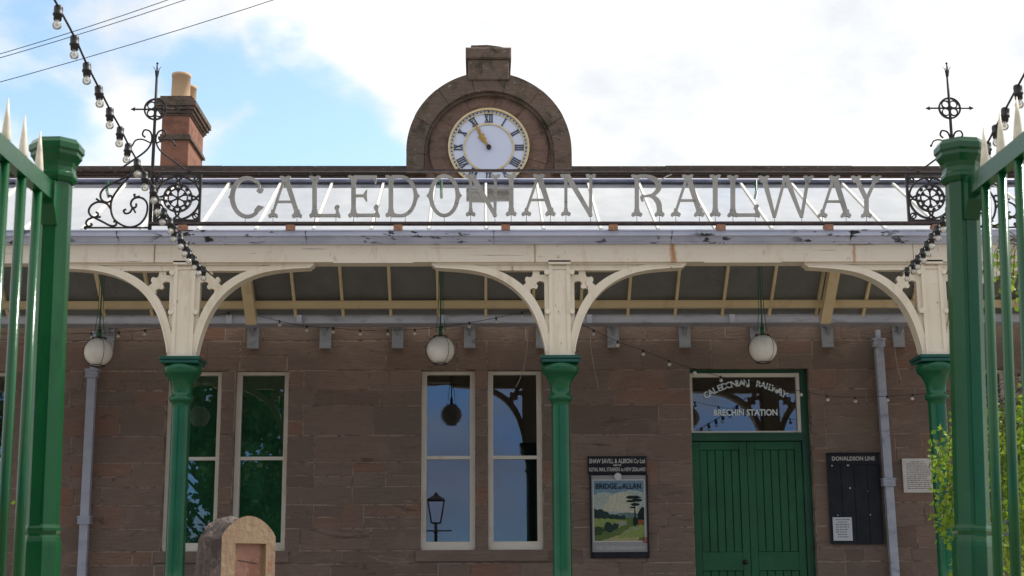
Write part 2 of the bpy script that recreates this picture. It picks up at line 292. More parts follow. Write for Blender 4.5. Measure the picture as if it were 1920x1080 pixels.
# ------------------------------------------------------------------ mesh helpers
class MB:
    def __init__(s): s.bm = bmesh.new(); s.tone = s.bm.loops.layers.float_color.new('tone'); s.mi = 0
    def _f(s, vs, tone=None, smooth=False):
        try: f = s.bm.faces.new(vs)
        except ValueError: return None
        f.material_index = s.mi; f.smooth = smooth
        if tone is not None:
            for l in f.loops: l[s.tone] = tone
        return f
    def box(s, x0, x1, y0, y1, z0, z1, tone=None):
        v = [s.bm.verts.new(p) for p in ((x0, y0, z0), (x1, y0, z0), (x1, y1, z0), (x0, y1, z0), (x0, y0, z1), (x1, y0, z1), (x1, y1, z1), (x0, y1, z1))]
        for q in ((0, 1, 5, 4), (1, 2, 6, 5), (2, 3, 7, 6), (3, 0, 4, 7), (4, 5, 6, 7), (3, 2, 1, 0)): s._f([v[i] for i in q], tone)
        return v
    def cbox(s, x0, x1, y0, y1, z0, z1, c=.005, tone=None):
        """box with chamfered front (-y) face edges"""
        a = [s.bm.verts.new(p) for p in ((x0, y1, z0), (x1, y1, z0), (x1, y1, z1), (x0, y1, z1))]
        b = [s.bm.verts.new(p) for p in ((x0, y0 + c, z0), (x1, y0 + c, z0), (x1, y0 + c, z1), (x0, y0 + c, z1))]
        d = [s.bm.verts.new(p) for p in ((x0 + c, y0, z0 + c), (x1 - c, y0, z0 + c), (x1 - c, y0, z1 - c), (x0 + c, y0, z1 - c))]
        for i in range(4):
            j = (i + 1) % 4
            s._f([a[i], a[j], b[j], b[i]], tone); s._f([b[i], b[j], d[j], d[i]], tone)
        s._f(d, tone); s._f(a[::-1], tone)
    def prism(s, pts, y0, y1, smooth=False):
        """polygon in x,z extruded along y"""
        a = [s.bm.verts.new((p[0], y0, p[1])) for p in pts]; b = [s.bm.verts.new((p[0], y1, p[1])) for p in pts]
        n = len(pts); s._f(a); s._f(b[::-1])
        for i in range(n): s._f([a[i], b[i], b[(i + 1) % n], a[(i + 1) % n]], smooth=smooth)
    def prismx(s, pts, x0, x1):
        """profile in y,z extruded along x"""
        a = [s.bm.verts.new((x0, p[0], p[1])) for p in pts]; b = [s.bm.verts.new((x1, p[0], p[1])) for p in pts]
        n = len(pts); s._f(a[::-1]); s._f(b)
        for i in range(n): s._f([a[i], a[(i + 1) % n], b[(i + 1) % n], b[i]])
    def strip(s, A, B, y0, y1, closed=False):
        """band between two x,z polylines, extruded"""
        n = len(A); f = [[s.bm.verts.new((p[0], y, p[1])) for p in P] for P in (A, B) for y in (y0, y1)]
        a0, a1, b0, b1 = f
        rng = range(n if closed else n - 1)
        for i in rng:
            j = (i + 1) % n
            s._f([a0[i], a0[j], b0[j], b0[i]]); s._f([a1[i], b1[i], b1[j], a1[j]])
            s._f([a0[i], a1[i], a1[j], a0[j]]); s._f([b0[i], b0[j], b1[j], b1[i]])
        if not closed:
            s._f([a0[0], b0[0], b1[0], a1[0]]); s._f([a0[-1], a1[-1], b1[-1], b0[-1]])
    def tube(s, pts, r, n=8, cap=True, taper=None):
        pts = [Vector(p) for p in pts]; rings = []
        prev = None
        for i, p in enumerate(pts):
            t = ((pts[min(i + 1, len(pts) - 1)] - pts[max(i - 1, 0)])).normalized()
            if prev is None:
                u = t.orthogonal().normalized()
            else:
                u = (prev - t * prev.dot(t)); u = u.normalized() if u.length > 1e-6 else t.orthogonal().normalized()
            prev = u; v = t.cross(u)
            rr = r if taper is None else taper(i / (len(pts) - 1))
            rings.append([s.bm.verts.new(p + (u * math.cos(2 * PI * k / n) + v * math.sin(2 * PI * k / n)) * rr) for k in range(n)])
        for i in range(len(rings) - 1):
            for k in range(n): s._f([rings[i][k], rings[i][(k + 1) % n], rings[i + 1][(k + 1) % n], rings[i + 1][k]], smooth=True)
        if cap: s._f(rings[0][::-1]); s._f(rings[-1])
    def lathe(s, prof, cx, cy, n=32, smooth=True, rot=0, squash=1):
        """prof: list of (r, z)"""
        rings = [[s.bm.verts.new((cx + r * math.cos(2 * PI * (k + rot) / n), cy + r * math.sin(2 * PI * (k + rot) / n), z)) for k in range(n)] for r, z in prof]
        for i in range(len(rings) - 1):
            for k in range(n): s._f([rings[i][k], rings[i][(k + 1) % n], rings[i + 1][(k + 1) % n], rings[i + 1][k]], smooth=smooth)
        s._f(rings[0][::-1]); s._f(rings[-1])
    def sphere(s, c, r, n=16, m=10, sz=1):
        c = Vector(c); prof = [(max(1e-4, r * math.sin(PI * i / m)), c.z - r * sz * math.cos(PI * i / m)) for i in range(m + 1)]
        s.lathe(prof, c.x, c.y, n)
    def ring_xz(s, cx, cz, r0, r1, y0, y1, n=40):
        A = [(cx + r0 * math.cos(2 * PI * i / n), cz + r0 * math.sin(2 * PI * i / n)) for i in range(n)]
        B = [(cx + r1 * math.cos(2 * PI * i / n), cz + r1 * math.sin(2 * PI * i / n)) for i in range(n)]
        s.strip(A, B, y0, y1, True)
    def disc_xz(s, cx, cz, r, y0, y1, n=48):
        s.prism([(cx + r * math.cos(2 * PI * i / n), cz + r * math.sin(2 * PI * i / n)) for i in range(n)], y0, y1)
    def bar_xz(s, p, q, w, y0, y1):
        d = Vector((q[0] - p[0], q[1] - p[1])); t = d.normalized(); nn = Vector((-t.y, t.x)) * w / 2
        s.prism([(p[0] + nn.x, p[1] + nn.y), (p[0] - nn.x, p[1] - nn.y), (q[0] - nn.x, q[1] - nn.y), (q[0] + nn.x, q[1] + nn.y)], y0, y1)
    def build(s, name, mats, parent=None, recalc=True):
        if recalc: bmesh.ops.recalc_face_normals(s.bm, faces=s.bm.faces)
        me = bpy.data.meshes.new(name); s.bm.to_mesh(me); s.bm.free()
        for m_ in (mats if isinstance(mats, (list, tuple)) else [mats]): me.materials.append(M[m_])
        o = bpy.data.objects.new(name, me); C.objects.link(o)
        if parent is not None:
            o.parent = parent
            if parent.parent is None: o.matrix_parent_inverse = Matrix.Identity(4)
        return o
def tag(o, label=None, cat=None, group=None, kind=None):
    if label: o['label'] = label
    if cat: o['category'] = cat
    if group: o['group'] = group
    if kind: o['kind'] = kind
    return o
def thing(name, label, cat, loc=(0, 0, 0), group=None):
    o = bpy.data.objects.new(name, None); C.objects.link(o); o.location = loc; o.empty_display_size = .2
    return tag(o, label, cat, group)
def rebase(root, base):
    """put the thing's origin at its base while its meshes stay where they were built"""
    b = Vector(base); root.location = b
    for ch in root.children:
        ch.location = ch.location - b
def link_copy(o, parent, loc=None):
    c = o.copy(); C.objects.link(c); c.parent = parent
    if loc is not None: c.location = loc
    return c
def copy_tree(o, parent=None):
    c = o.copy(); C.objects.link(c); c.parent = parent
    for ch in list(o.children): copy_tree(ch, c)
    return c
def catmull(P, n=8):
    P = [Vector(p) for p in P]; Q = [P[0] * 2 - P[1]] + P + [P[-1] * 2 - P[-2]]; out = []
    for i in range(1, len(Q) - 2):
        a, b, c_, d = Q[i - 1:i + 3]
        for k in range(n):
            t = k / n
            out.append(.5 * ((2 * b) + (c_ - a) * t + (2 * a - 5 * b + 4 * c_ - d) * t * t + (3 * b - a - 3 * c_ + d) * t ** 3))
    out.append(P[-1]); return out
def text_mesh(name, body, size, center, mat, parent, width=None, rot=0, y_normal=True, extrude=.002, bold=0, spacing=1.0):
    cu = bpy.data.curves.new('text_curve', 'FONT'); cu.body = body; cu.size = size; cu.align_x = 'CENTER'; cu.align_y = 'CENTER'
    cu.extrude = extrude; cu.space_character = spacing; cu.offset = bold
    cu.resolution_u = 3
    t = bpy.data.objects.new('text_tmp', cu); C.objects.link(t)
    bpy.context.view_layer.update()
    dg = bpy.context.evaluated_depsgraph_get(); me = bpy.data.meshes.new_from_object(t.evaluated_get(dg))
    bpy.data.objects.remove(t); bpy.data.curves.remove(cu)
    xs = [v.co.x for v in me.vertices]; w = (max(xs) - min(xs)) if xs else 1
    sx = (width / w) if width else 1
    mtx = Matrix.Translation(center) @ Matrix.Rotation(-rot, 4, 'Y') @ Matrix.Rotation(PI / 2, 4, 'X') @ Matrix.Diagonal((sx, 1, 1, 1))
    me.transform(mtx); me.materials.clear(); me.materials.append(M[mat])
    o = bpy.data.objects.new(name, me); C.objects.link(o); o.parent = parent
    return o

# ------------------------------------------------------------------ ground
FLOOR = 0.35
b = MB(); b.box(-300, 300, -300, 300, -.3, 0); tag(b.build('ground', 'asphalt'), kind='structure')
b = MB(); b.box(-14, 14, -5.1, -.02, .004, FLOOR); tag(b.build('pavement', 'paving'), kind='structure')

# ------------------------------------------------------------------ station building
PAR = UZ(331, 0)         # bottom of the coping
PTOP = UZ(313, 0)
WX0, WX1 = -11.0, 11.5
bld = thing('station_building', 'brown red sandstone station front with sash windows, green double door and clock gable', 'building', (0, 0, FLOOR))
def BP(o): o.location = (0, 0, -FLOOR) if o.parent is bld else o.location; return o
zt, zb = UZ(694, 0), UZ(1031, 0)
zmid = UZ(856, 0)
XA1 = (UX(307, 860, 0), UX(411, 860, 0)); XA2 = (UX(437, 860, 0), UX(538, 860, 0))
XB1 = (UX(789, 860, 0), UX(891, 860, 0)); XB2 = (UX(915, 860, 0), UX(1017.5, 860, 0))
XC1 = (UX(1800, 860, 0), UX(1902, 860, 0)); XC2 = (UX(1927, 860, 0), UX(2030, 860, 0))
XZ2 = (UX(-98, 860, 0), UX(8, 860, 0)); XZ1 = (UX(-224, 860, 0), UX(-122, 860, 0))
wins = [XZ1, XZ2, XA1, XA2, XB1, XB2, XC1, XC2]
dx0, dx1 = UX(1294.5, 760, 0), UX(1519, 760, 0)
dtop = UZ(690, 0, 1400)
openings = [(x0, x1, zb, zt) for x0, x1 in wins] + [(dx0, dx1, FLOOR, dtop)]
# irregular coursed blocks
rng = random.Random(11)
zs = [FLOOR]
marks = sorted([zb - .17, zb, UZ(945, 0), zt, zt + .40, UZ(600, 0)])
def fill(z0, z1):
    n = max(1, round((z1 - z0) / .31)); hs = [rng.uniform(.55, 1.35) for _ in range(n)]; t = sum(hs); z = z0; r = []
    for h in hs: z += h / t * (z1 - z0); r.append(z)
    return r
z = FLOOR
for mk in marks + [PAR]:
    if mk - z < .1: continue
    zs += fill(z, mk); z = mk
b = MB(); G = .015
for r in range(len(zs) - 1):
    z0, z1 = zs[r], zs[r + 1]; zc = (z0 + z1) / 2
    cuts = sorted([(o_[0], o_[1]) for o_ in openings if o_[2] < zc < o_[3]])
    segs = []; x = WX0
    for c0, c1 in cuts:
        if c0 > x: segs.append((x, c0))
        x = c1
    segs.append((x, WX1))
    for s0, s1 in segs:
        x = s0 - (0 if s0 != WX0 else rng.uniform(0, .5))
        jamb = .14
        while x < s1 - .02:
            w = rng.uniform(.28, 1.15) * (1.15 if z1 - z0 > .33 else .85)
            if x == s0 and s0 != WX0: w = rng.choice((.20, .36))
            xe = x + w
            if s1 - xe < .28: xe = s1
            subs = [(z0, z1)]
            if z1 - z0 > .30 and rng.random() < .3 and xe - x < .8: zm = z0 + (z1 - z0) * rng.uniform(.4, .6); subs = [(z0, zm), (zm, z1)]
            for (a0, a1) in subs:
                y = -rng.uniform(.0125, .0190)
                jt = lambda: G / 2 + rng.uniform(-.004, .004)
                b.cbox(max(x, WX0) + jt(), xe - jt(), y, .012, a0 + jt(), a1 - jt(), .005, (rng.random(), rng.random(), 0, 1))
            x = xe
BP(b.build('stone_facing', 'sandstone', bld))
# backing wall with openings (mortar coloured)
b = MB(); zlev = sorted(set([FLOOR, zb, zt, dtop, PAR]))
for i in range(len(zlev) - 1):
    z0, z1 = zlev[i], zlev[i + 1]; zc = (z0 + z1) / 2; x = WX0
    for c0, c1 in sorted([(o_[0], o_[1]) for o_ in openings if o_[2] < zc < o_[3]]) + [(WX1, WX1)]:
        if c0 > x: b.box(x, c0, -.0098, .42, z0, z1)
        x = c1
BP(b.build('wall', 'mortar', bld))
# panels coloured near-black for the shade in the rooms, rear wall and slated roof
b = MB(); b.box(WX0, WX1, 8.0, 8.4, 0, PAR); b.box(WX0, WX0 + .4, .43, 7.99, 0, PAR); b.box(WX1 - .4, WX1, .43, 7.99, 0, PAR)
BP(b.build('rear_wall', 'sandstone', bld))
b = MB(); b.box(WX0 + .4, WX1 - .4, 2.2, 2.3, 0, 4.2); b.box(WX0 + .4, WX1 - .4, .43, 2.19, 4.0, 4.1); BP(b.build('room_shade_panel', 'dark_room', bld))
b = MB(); b.prismx([(.35, PAR - .6), (4.2, PAR - .15), (8.4, PAR - .8), (8.4, PAR - .9), (.35, PAR - .75)], WX0, WX1); BP(b.build('roof', 'slate', bld))
# lintel course, sill course slightly proud
b = MB(); c0 = UX(880, 330, 0)
cx_arch = UX(917, 290, 0); mpp = MPP(290, -.1)
R_out, R_in = 154.5 * mpp, 119 * mpp
zc_arch = UZ(289.5, 0)
for (a0, a1) in ((WX0, cx_arch - R_out), (cx_arch + R_out, WX1)):
    b = MB()
    n = int((a1 - a0) / 1.15); st = (a1 - a0) / n
    for i in range(n):
        e = rng.uniform(-.006, .006)
        x0, x1 = a0 + i * st + .004, a0 + (i + 1) * st - .004
        b.prismx([(.45, PAR), (-.06, PAR), (-.065, PAR + .03), (-.10 + e, PAR + .045), (-.10 + e, PTOP - .05 + e), (-.075, PTOP - .045 + e), (-.06, PTOP + e), (.45, PTOP + e + .02)], x0, x1)
    BP(b.build('coping', 'parapet_stone', bld))
# clock gable
def arc(cx, cz, r, a0, a1, n): return [(cx + r * math.cos(a0 + (a1 - a0) * i / n), cz + r * math.sin(a0 + (a1 - a0) * i / n)) for i in range(n + 1)]
b = MB()
b.prism([(cx_arch - R_out + .02, PAR - .02)] + arc(cx_arch, zc_arch, R_out - .02, PI, 0, 48) + [(cx_arch + R_out - .02, PAR - .02)], -.02, .44)
BP(b.build('gable', 'gable_stone', bld))
b = MB()
segs = 7
for k in range(segs):
    a0, a1 = PI - PI * k / segs - .003, PI - PI * (k + 1) / segs + .003
    e = rng.uniform(0, .006)
    b.strip(arc(cx_arch, zc_arch, R_out + e, a0, a1, 8), arc(cx_arch, zc_arch - .03, R_in + .02, a0, a1, 8), -.17 - e, .4)
    b.strip(arc(cx_arch, zc_arch - .02, R_in + .06, a0, a1, 8), arc(cx_arch, zc_arch - .04, R_in - .015, a0, a1, 8), -.115, -.03)
for s_ in (-1, 1):
    xa, xb = cx_arch + s_ * (R_in + .02), cx_arch + s_ * R_out
    b.box(min(xa, xb), max(xa, xb), -.172, .4, PAR, zc_arch - .004)
    xa, xb = cx_arch + s_ * (R_in - .015), cx_arch + s_ * (R_in + .015)
    b.box(min(xa, xb), max(xa, xb), -.118, -.03, PAR, zc_arch - .04)
BP(b.build('arch_moulding', 'coping_stone', bld))
b = MB()
kx0, kx1 = UX(873, 100, -.2), UX(958.5, 100, -.2); kz0, kz1, kz2 = UZ(137, -.2), UZ(111, -.2), UZ(90, -.2)
b.cbox(kx0 + .03, kx1 - .03, -.20, .42, kz0 - .1, kz1, .015)
b.cbox(kx0, kx1, -.24, .46, kz1 - .002, kz2, .02)
b.prism([(kx0 + .07, kz2 - .002), (kx0 + .075, kz2 + .038), (kx0 + .3, kz2 + .045), (kx1 - .16, kz2 + .022), (kx1 - .06, kz2 - .002)], -.2, .4)
BP(b.build('keystone', 'coping_stone', bld))
# voussoirs round the dial: thin joints cut into a raised ring of stones
ccx, ccz = UX(916.5, 276, -.1), UZ(276, -.1, 916)
cmpp = MPP(276, -.1)
b = MB(); Rd = 75.5 * cmpp
for k in range(11):
    a0 = 2 * PI * k / 11 + .3 + .004; a1 = 2 * PI * (k + 1) / 11 + .3 - .004; e = rng.uniform(0, .008)
    b.strip(arc(ccx, ccz, Rd + .26, a0, a1, 6), arc(ccx, ccz, Rd + .012, a0, a1, 6), -.045 - e, -.01)
BP(b.build('dial_surround', 'gable_stone', bld))
# clock
ck = MB(); ck.disc_xz(ccx, ccz, Rd - .01, -.085, -.012); clock = BP(ck.build('clock', 'dial_white', bld))
def SUB(o): o.location = (0, 0, 0); return o
b = MB(); b.ring_xz(ccx, ccz, Rd + .006, Rd - .022, -.125, -.02, 64); b.ring_xz(ccx, ccz, Rd - .055, Rd - .068, -.098, -.084, 64)
b.ring_xz(ccx, ccz, 47.5 * cmpp, 44.5 * cmpp, -.098, -.084, 64); SUB(b.build('gilt_ring', 'gilt', clock))
b = MB()
for i in range(60):
    a = 2 * PI * i / 60; r0, r1 = Rd - .030, Rd - .050; w = .007 if i % 5 else .014
    b.bar_xz((ccx + r0 * math.sin(a), ccz + r0 * math.cos(a)), (ccx + r1 * math.sin(a), ccz + r1 * math.cos(a)), w * 1.8, -.094, -.084)
SUB(b.build('minute_track', 'numeral_navy', clock))
b = MB(); ROM = ['XII', 'I', 'II', 'III', 'IIII', 'V', 'VI', 'VII', 'VIII', 'IX', 'X', 'XI']
wd = {'I': .030, 'V': .055, 'X': .060}
ri, ro = 48.5 * cmpp + .008, Rd - .078
for i, s_ in enumerate(ROM):
    b = MB(); a = 2 * PI * i / 12; ur = (math.sin(a), math.cos(a)); ut = (math.cos(a), -math.sin(a))
    tot = sum(wd[c] for c in s_); x = -tot / 2; lay = 0
    def P(t, r): return (ccx + ur[0] * r + ut[0] * t, ccz + ur[1] * r + ut[1] * t)
    for c in s_:
        w = wd[c]; m_ = x + w / 2
        def br(p, q, ww):
            global lay_
            lay_ += 1; b.bar_xz(p, q, ww, -.0935 - lay_ * .00025, -.084)
        lay_ = 0
        if c == 'I': br(P(m_, ri), P(m_, ro), .017)
        elif c == 'V': br(P(m_ - w * .36, ro), P(m_, ri), .020); br(P(m_ + w * .36, ro), P(m_, ri), .010)
        else: br(P(m_ - w * .36, ro), P(m_ + w * .36, ri), .020); br(P(m_ + w * .36, ro), P(m_ - w * .36, ri), .010)
        x += w
    b.bar_xz(P(-tot / 2, ri), P(tot / 2, ri), .007, -.0965, -.084); b.bar_xz(P(-tot / 2, ro), P(tot / 2, ro), .007, -.0965, -.084)
    SUB(b.build('roman_numeral', 'numeral_navy', clock))
def hand(name, a, L_, w, y, fat):
    b = MB(); ur = (math.sin(a), math.cos(a)); ut = (math.cos(a), -math.sin(a))
    def P(t, r): return (ccx + ur[0] * r + ut[0] * t, ccz + ur[1] * r + ut[1] * t)
    pts = [P(-w, 0), P(-w * .7, L_ * .3), P(-fat, L_ * .42), P(-fat * .5, L_ * .5), P(-fat * 1.2, L_ * .6), P(-w * .6, L_ * .68), P(0, L_), P(w * .6, L_ * .68), P(fat * 1.2, L_ * .6), P(fat * .5, L_ * .5), P(fat, L_ * .42), P(w * .7, L_ * .3), P(w, 0)]
    b.prism(pts, y, y + .006); return SUB(b.build(name, 'hand_gilt', clock))
hand('minute_hand', math.radians(-29.5), 63 * cmpp, .016, -.118, .020); hand('hour_hand', math.radians(-33), 44 * cmpp, .020, -.109, .045)
b = MB(); b.disc_xz(ccx, ccz, .032, -.13, -.084, 20); SUB(b.build('hand_boss', 'black_iron', clock))
# sash windows
TILT = .0105
def window(x0, x1, z0, z1, blind):
    YF = .10
    b = MB(); fw, tp, bt = .058, .045, .11
    b.box(x0 + .002, x0 + fw, YF, YF + .12, z0 + .002, z1 - .002); b.box(x1 - fw, x1 - .002, YF, YF + .12, z0 + .002, z1 - .002)
    b.box(x0 + fw, x1 - fw, YF + .002, YF + .12, z1 - tp, z1 - .003); b.box(x0 + fw, x1 - fw, YF + .002, YF + .12, z0 + .003, z0 + bt)
    w = BP(b.build('window', 'sash_paint', bld))
    b = MB(); b.box(x0 + .02, x1 - .02, YF - .02, YF - .001, z0 + .004, z0 + .04); b.box(x0 + fw, x1 - fw, YF + .03, YF + .09, zmid - .022, zmid + .022)
    b.box(x0 + fw, x0 + fw + .012, YF + .015, YF + .10, z0 + bt, z1 - tp); b.box(x1 - fw - .012, x1 - fw, YF + .015, YF + .10, z0 + bt, z1 - tp)
    SUB(b.build('sash_bar', 'sash_paint', w))
    b = MB(); za_, zb2 = zmid + .022, z1 - tp; e_ = (zb2 - za_) * TILT; b.prismx([(YF + .036, za_), (YF + .036 + e_, zb2), (YF + .042 + e_, zb2), (YF + .042, za_)], x0 + fw + .012, x1 - fw - .012); SUB(b.build('pane', 'window_glass', w))
    b = MB(); za_, zb2 = z0 + bt, zmid - .022; e_ = (zb2 - za_) * TILT; b.prismx([(YF + .060, za_), (YF + .060 + e_, zb2), (YF + .066 + e_, zb2), (YF + .066, za_)], x0 + fw + .012, x1 - fw - .012); SUB(b.build('pane', 'window_glass', w))
    if blind:
        b = MB(); b.box(x0 + fw, x1 - fw, YF + .125, YF + .135, z0 + .05, z1 - .03); SUB(b.build('blind', 'green_blind', w))
    return w
for i, (x0, x1) in enumerate(wins):
    w = window(x0, x1, zb, zt, i in (2, 3))
    if i in (2, 3): w['label'] = 'sash window with a green blind'
for x0, x1 in ((XA1[0], XA2[1]), (XB1[0], XB2[1]), (XC1[0], XC2[1]), (XZ1[0], XZ2[1])):
    b = MB(); b.cbox(x0 - .06, x1 + .06, -.055, .09, zb - .15, zb - .002, .012, (.8, .3, 0, 1))
    BP(b.build('window_sill', 'sandstone', bld))
# door
DY = .16
b = MB(); zj = dtop
ztr0, ztr1 = UZ(812, DY, 1400), UZ(827, DY, 1400)
b.box(dx0 + .002, dx0 + .02, DY - .04, DY + .1, FLOOR, zj - .002); b.box(dx1 - .10, dx1 - .002, DY - .04, DY + .1, FLOOR, zj - .002)
b.box(dx0 + .02, dx1 - .10, DY - .04, DY + .1, zj - .045, zj - .003)
b.box(dx0 + .02, dx1 - .10, DY - .06, DY + .1, ztr1, ztr0); b.box(dx0 + .02, dx1 - .10, DY - .075, DY - .059, ztr0 - .03, ztr0 - .004)
door = BP(b.build('door', 'jamb_green', bld))
lx0, lx1 = dx0 + .021, dx1 - .101; lm = (lx0 + lx1) / 2
zl1 = ztr1 - .006; zrail = UZ(1035, DY, 1400)
for (a0, a1) in ((lx0, lm - .003), (lm + .003, lx1)):
    b = MB(); st = .10
    b.cbox(a0, a0 + st, DY, DY + .05, FLOOR + .01, zl1, .004); b.cbox(a1 - st, a1, DY, DY + .05, FLOOR + .01, zl1, .004)
    b.cbox(a0 + st, a1 - st, DY, DY + .05, zl1 - .11, zl1, .004)
    b.cbox(a0 + st, a1 - st, DY, DY + .05, zrail - .24, zrail, .004); b.cbox(a0 + st, a1 - st, DY, DY + .05, FLOOR + .01, FLOOR + .2, .004)
    n = 5; pw = (a1 - a0 - 2 * st) / n
    for k in range(n):
        for (q0, q1) in ((zrail, zl1 - .11), (FLOOR + .2, zrail - .24)):
            b.cbox(a0 + st + k * pw + .0035, a0 + st + (k + 1) * pw - .0035, DY + .018, DY + .045, q0, q1, .006)
    lf = SUB(b.build('door_leaf', 'door_green', door))
b = MB(); kp = U(1398, 1054, DY - .04); b.sphere(kp, .028, 12, 8); b.disc_xz(kp.x, kp.z, .034, DY - .012, DY - .001, 16); SUB(b.build('handle', 'black_iron', door))
b = MB(); b.box(lx0, lx1, DY + .06, DY + .07, FLOOR, zl1); SUB(b.build('door_back', 'door_green', door))
# transom light with lettering
tz0, tz1 = ztr0 + .003, zj - .05
b = MB(); tf = .04
b.box(lx0 + .001, lx0 + .03, DY - .03, DY + .05, tz0, tz1); b.box(lx1 - .045, lx1 - .001, DY - .03, DY + .05, tz0, tz1)
b.box(lx0 + .03, lx1 - .045, DY - .028, DY + .05, tz1 - .05, tz1 - .001); b.box(lx0 + .03, lx1 - .045, DY - .028, DY + .05, tz0 + .001, tz0 + .022)
fan = BP(b.build('fanlight', 'sash_paint', bld))
b = MB(); e_ = (tz1 - tz0) * .018; b.prismx([(DY + .01, tz0 + .022), (DY + .01 + e_, tz1 - .05), (DY + .016 + e_, tz1 - .05), (DY + .016, tz0 + .022)], lx0 + .03, lx1 - .045); SUB(b.build('pane', 'window_glass', fan))
# arched lettering
ty = DY + .004
def arch_text(s_, pts):
    """letters along the arch; pts = pixel centres of first and last"""
    pass
AC = [('C', 1328, 744), ('A', 1339, 738), ('L', 1350, 732), ('E', 1358, 729), ('D', 1368, 725), ('O', 1378, 722), ('N', 1387, 720), ('I', 1393.5, 719), ('A', 1400, 718.5), ]
cxp, r_px = 1398.5, 130.0; cyp = 718.5 + r_px
def arch(s_, a0, a1):
    wts = [.55 if c == 'I' else (1.25 if c == 'W' else 1) for c in s_]; tot = sum(wts); x = 0
    for c, w in zip(s_, wts):
        t = (x + w / 2) / tot; x += w; a = math.radians(a0 + (a1 - a0) * t)
        p = U(cxp + r_px * math.sin(a), cyp - r_px * math.cos(a), ty)
        text_mesh('lettering', c, .118, p, 'lead_letter', fan, None, -a, bold=.003)
arch('CALEDONIAN', -36.5, 2.6); arch('RAILWAY', 8.5, 35.5)
text_mesh('lettering', 'BRECHIN STATION', .118, U(1398, 774, ty), 'lead_letter', fan, 121 * 19.06 / F, bold=.003)

# ------------------------------------------------------------------ verandah canopy
can = thing('verandah_canopy', 'cream and glass verandah canopy on green iron columns in front of the station wall', 'canopy', (0, -4.15, FLOOR))
OFFC = Vector((0, 4.15, -FLOOR))
def CP(o): o.location = OFFC; return o
CYc = -4.15
cols = [UX(340, 760, CYc), UX(1051, 760, CYc), UX(1757.5, 760, CYc)]
sp = (cols[2] - cols[0]) / 2; cols = [cols[0] - sp] + cols + [cols[2] + sp]
def z14(py): return UZ(py, CYc, 1051)
k14 = MPP(600, CYc)
prof = [(.17, FLOOR), (.17, FLOOR + .12), (.14, FLOOR + .16), (.115, FLOOR + .2), (.115, FLOOR + .5), (.100, FLOOR + .52)]
for py, hw in ((1060, 17.6), (900, 17.2), (762, 17.0), (754, 17.3), (752, 20), (749, 22), (745, 22.2), (742, 20.5), (740, 18.6), (735, 18.4), (724, 19.5), (714, 22.5), (707, 27), (703, 30), (702, 32), (698, 34), (692, 35.2), (687, 34.5), (684, 33), (683, 30)):
    prof.append((hw * k14, z14(py)))
za0, za1 = z14(683.5), z14(671)
def spandrel(mb, cx, s_):
    """cream bracket with arched lower edge and cusped plate; s_ = side"""
    zz = z14(495)
    def Q(px, py): return (cx + s_ * ((px - 1051) * k14), zz - (py - 495) * k14)
    lo = [(1078, 671), (1080, 655), (1084, 638), (1091, 614), (1101, 590), (1116, 566), (1135, 546), (1158, 530), (1185, 518), (1214, 511), (1245, 507.5), (1268, 506), (1284, 505)]
    hi = [(1066, 671), (1067, 652), (1071, 632), (1078, 607), (1088, 582), (1103, 557), (1123, 536), (1148, 519), (1177, 507), (1210, 500), (1243, 498), (1268, 497), (1285, 496)]
    lo = [p.to_2d() for p in catmull([(x, y, 0) for x, y in lo], 3)]; hi = [p.to_2d() for p in catmull([(x, y, 0) for x, y in hi], 3)]
    mb.strip([Q(*p) for p in lo], [Q(*p) for p in hi], CYc - .085, CYc + .05)
    # raised outer bead on the band
    lo2 = [(p[0] * .82 + q[0] * .18, p[1] * .82 + q[1] * .18) for p, q in zip(lo, hi)]
    mb.strip([Q(p[0] + .15, p[1] + .5) for p in lo[1:]], [Q(*p) for p in lo2[1:]], CYc - .105, CYc + .07)
    # flange under the fascia with its pointed tip
    mb.prism([Q(1070.5, 493.5), Q(1290, 493.5), Q(1291, 499), Q(1286, 503), Q(1280, 503), Q(1272, 499.5), Q(1070.5, 499.5)], CYc - .092, CYc + .06)
    mb.prism([Q(1070.5, 499.7), Q(1212, 499.7), Q(1195, 503.5), Q(1178, 507.6), Q(1168, 510), Q(1070.5, 510)], CYc - .07, CYc + .03)
    # side strip against the post
    mb.prism([Q(1069.5, 509), Q(1079, 509), Q(1079, 600), Q(1069.5, 640)], CYc - .06, CYc + .03)
    zm = lambda x, y: (960 + x / 3.177, 440 + y / 3.176)
    plate = [(372, 212), (448, 212), (447, 240), (452, 256), (466, 262), (480, 256), (492, 264), (494, 280), (486, 294), (500, 306), (520, 312),
             (500, 345), (478, 372), (466, 352), (462, 334), (446, 326), (432, 331), (420, 326), (417, 312), (426, 300), (418, 288), (402, 284), (386, 288), (376, 296)]
    hole_l, hole_r, ht, hb = 380, 406, 222, 246
    # plate in two pieces round the small square opening
    p1 = [(406, 212)] + plate[1:21] + [(402, 284), (406, 246)]
    mb.prism([Q(*zm(*p)) for p in [(406, 210), (448, 210), (447, 240), (452, 256), (466, 262), (480, 256), (492, 264), (494, 280), (486, 294), (500, 306), (512, 318), (470, 368), (462, 352), (462, 334), (446, 326), (432, 331), (420, 326), (417, 312), (426, 300), (418, 288), (406, 284)]], CYc - .045, CYc + .01)
    mb.prism([Q(*zm(*p)) for p in [(374, 246), (405.6, 246), (405.6, 284), (398, 284), (386, 288), (374, 296)]], CYc - .045, CYc + .01)
    for (bx, by) in ((364, 236), (362, 474)):
        q = Q(*zm(bx, by)); mb.tube([(q[0] - .0, CYc - .11, q[1]), (q[0], CYc - .02, q[1])], .028, 10)
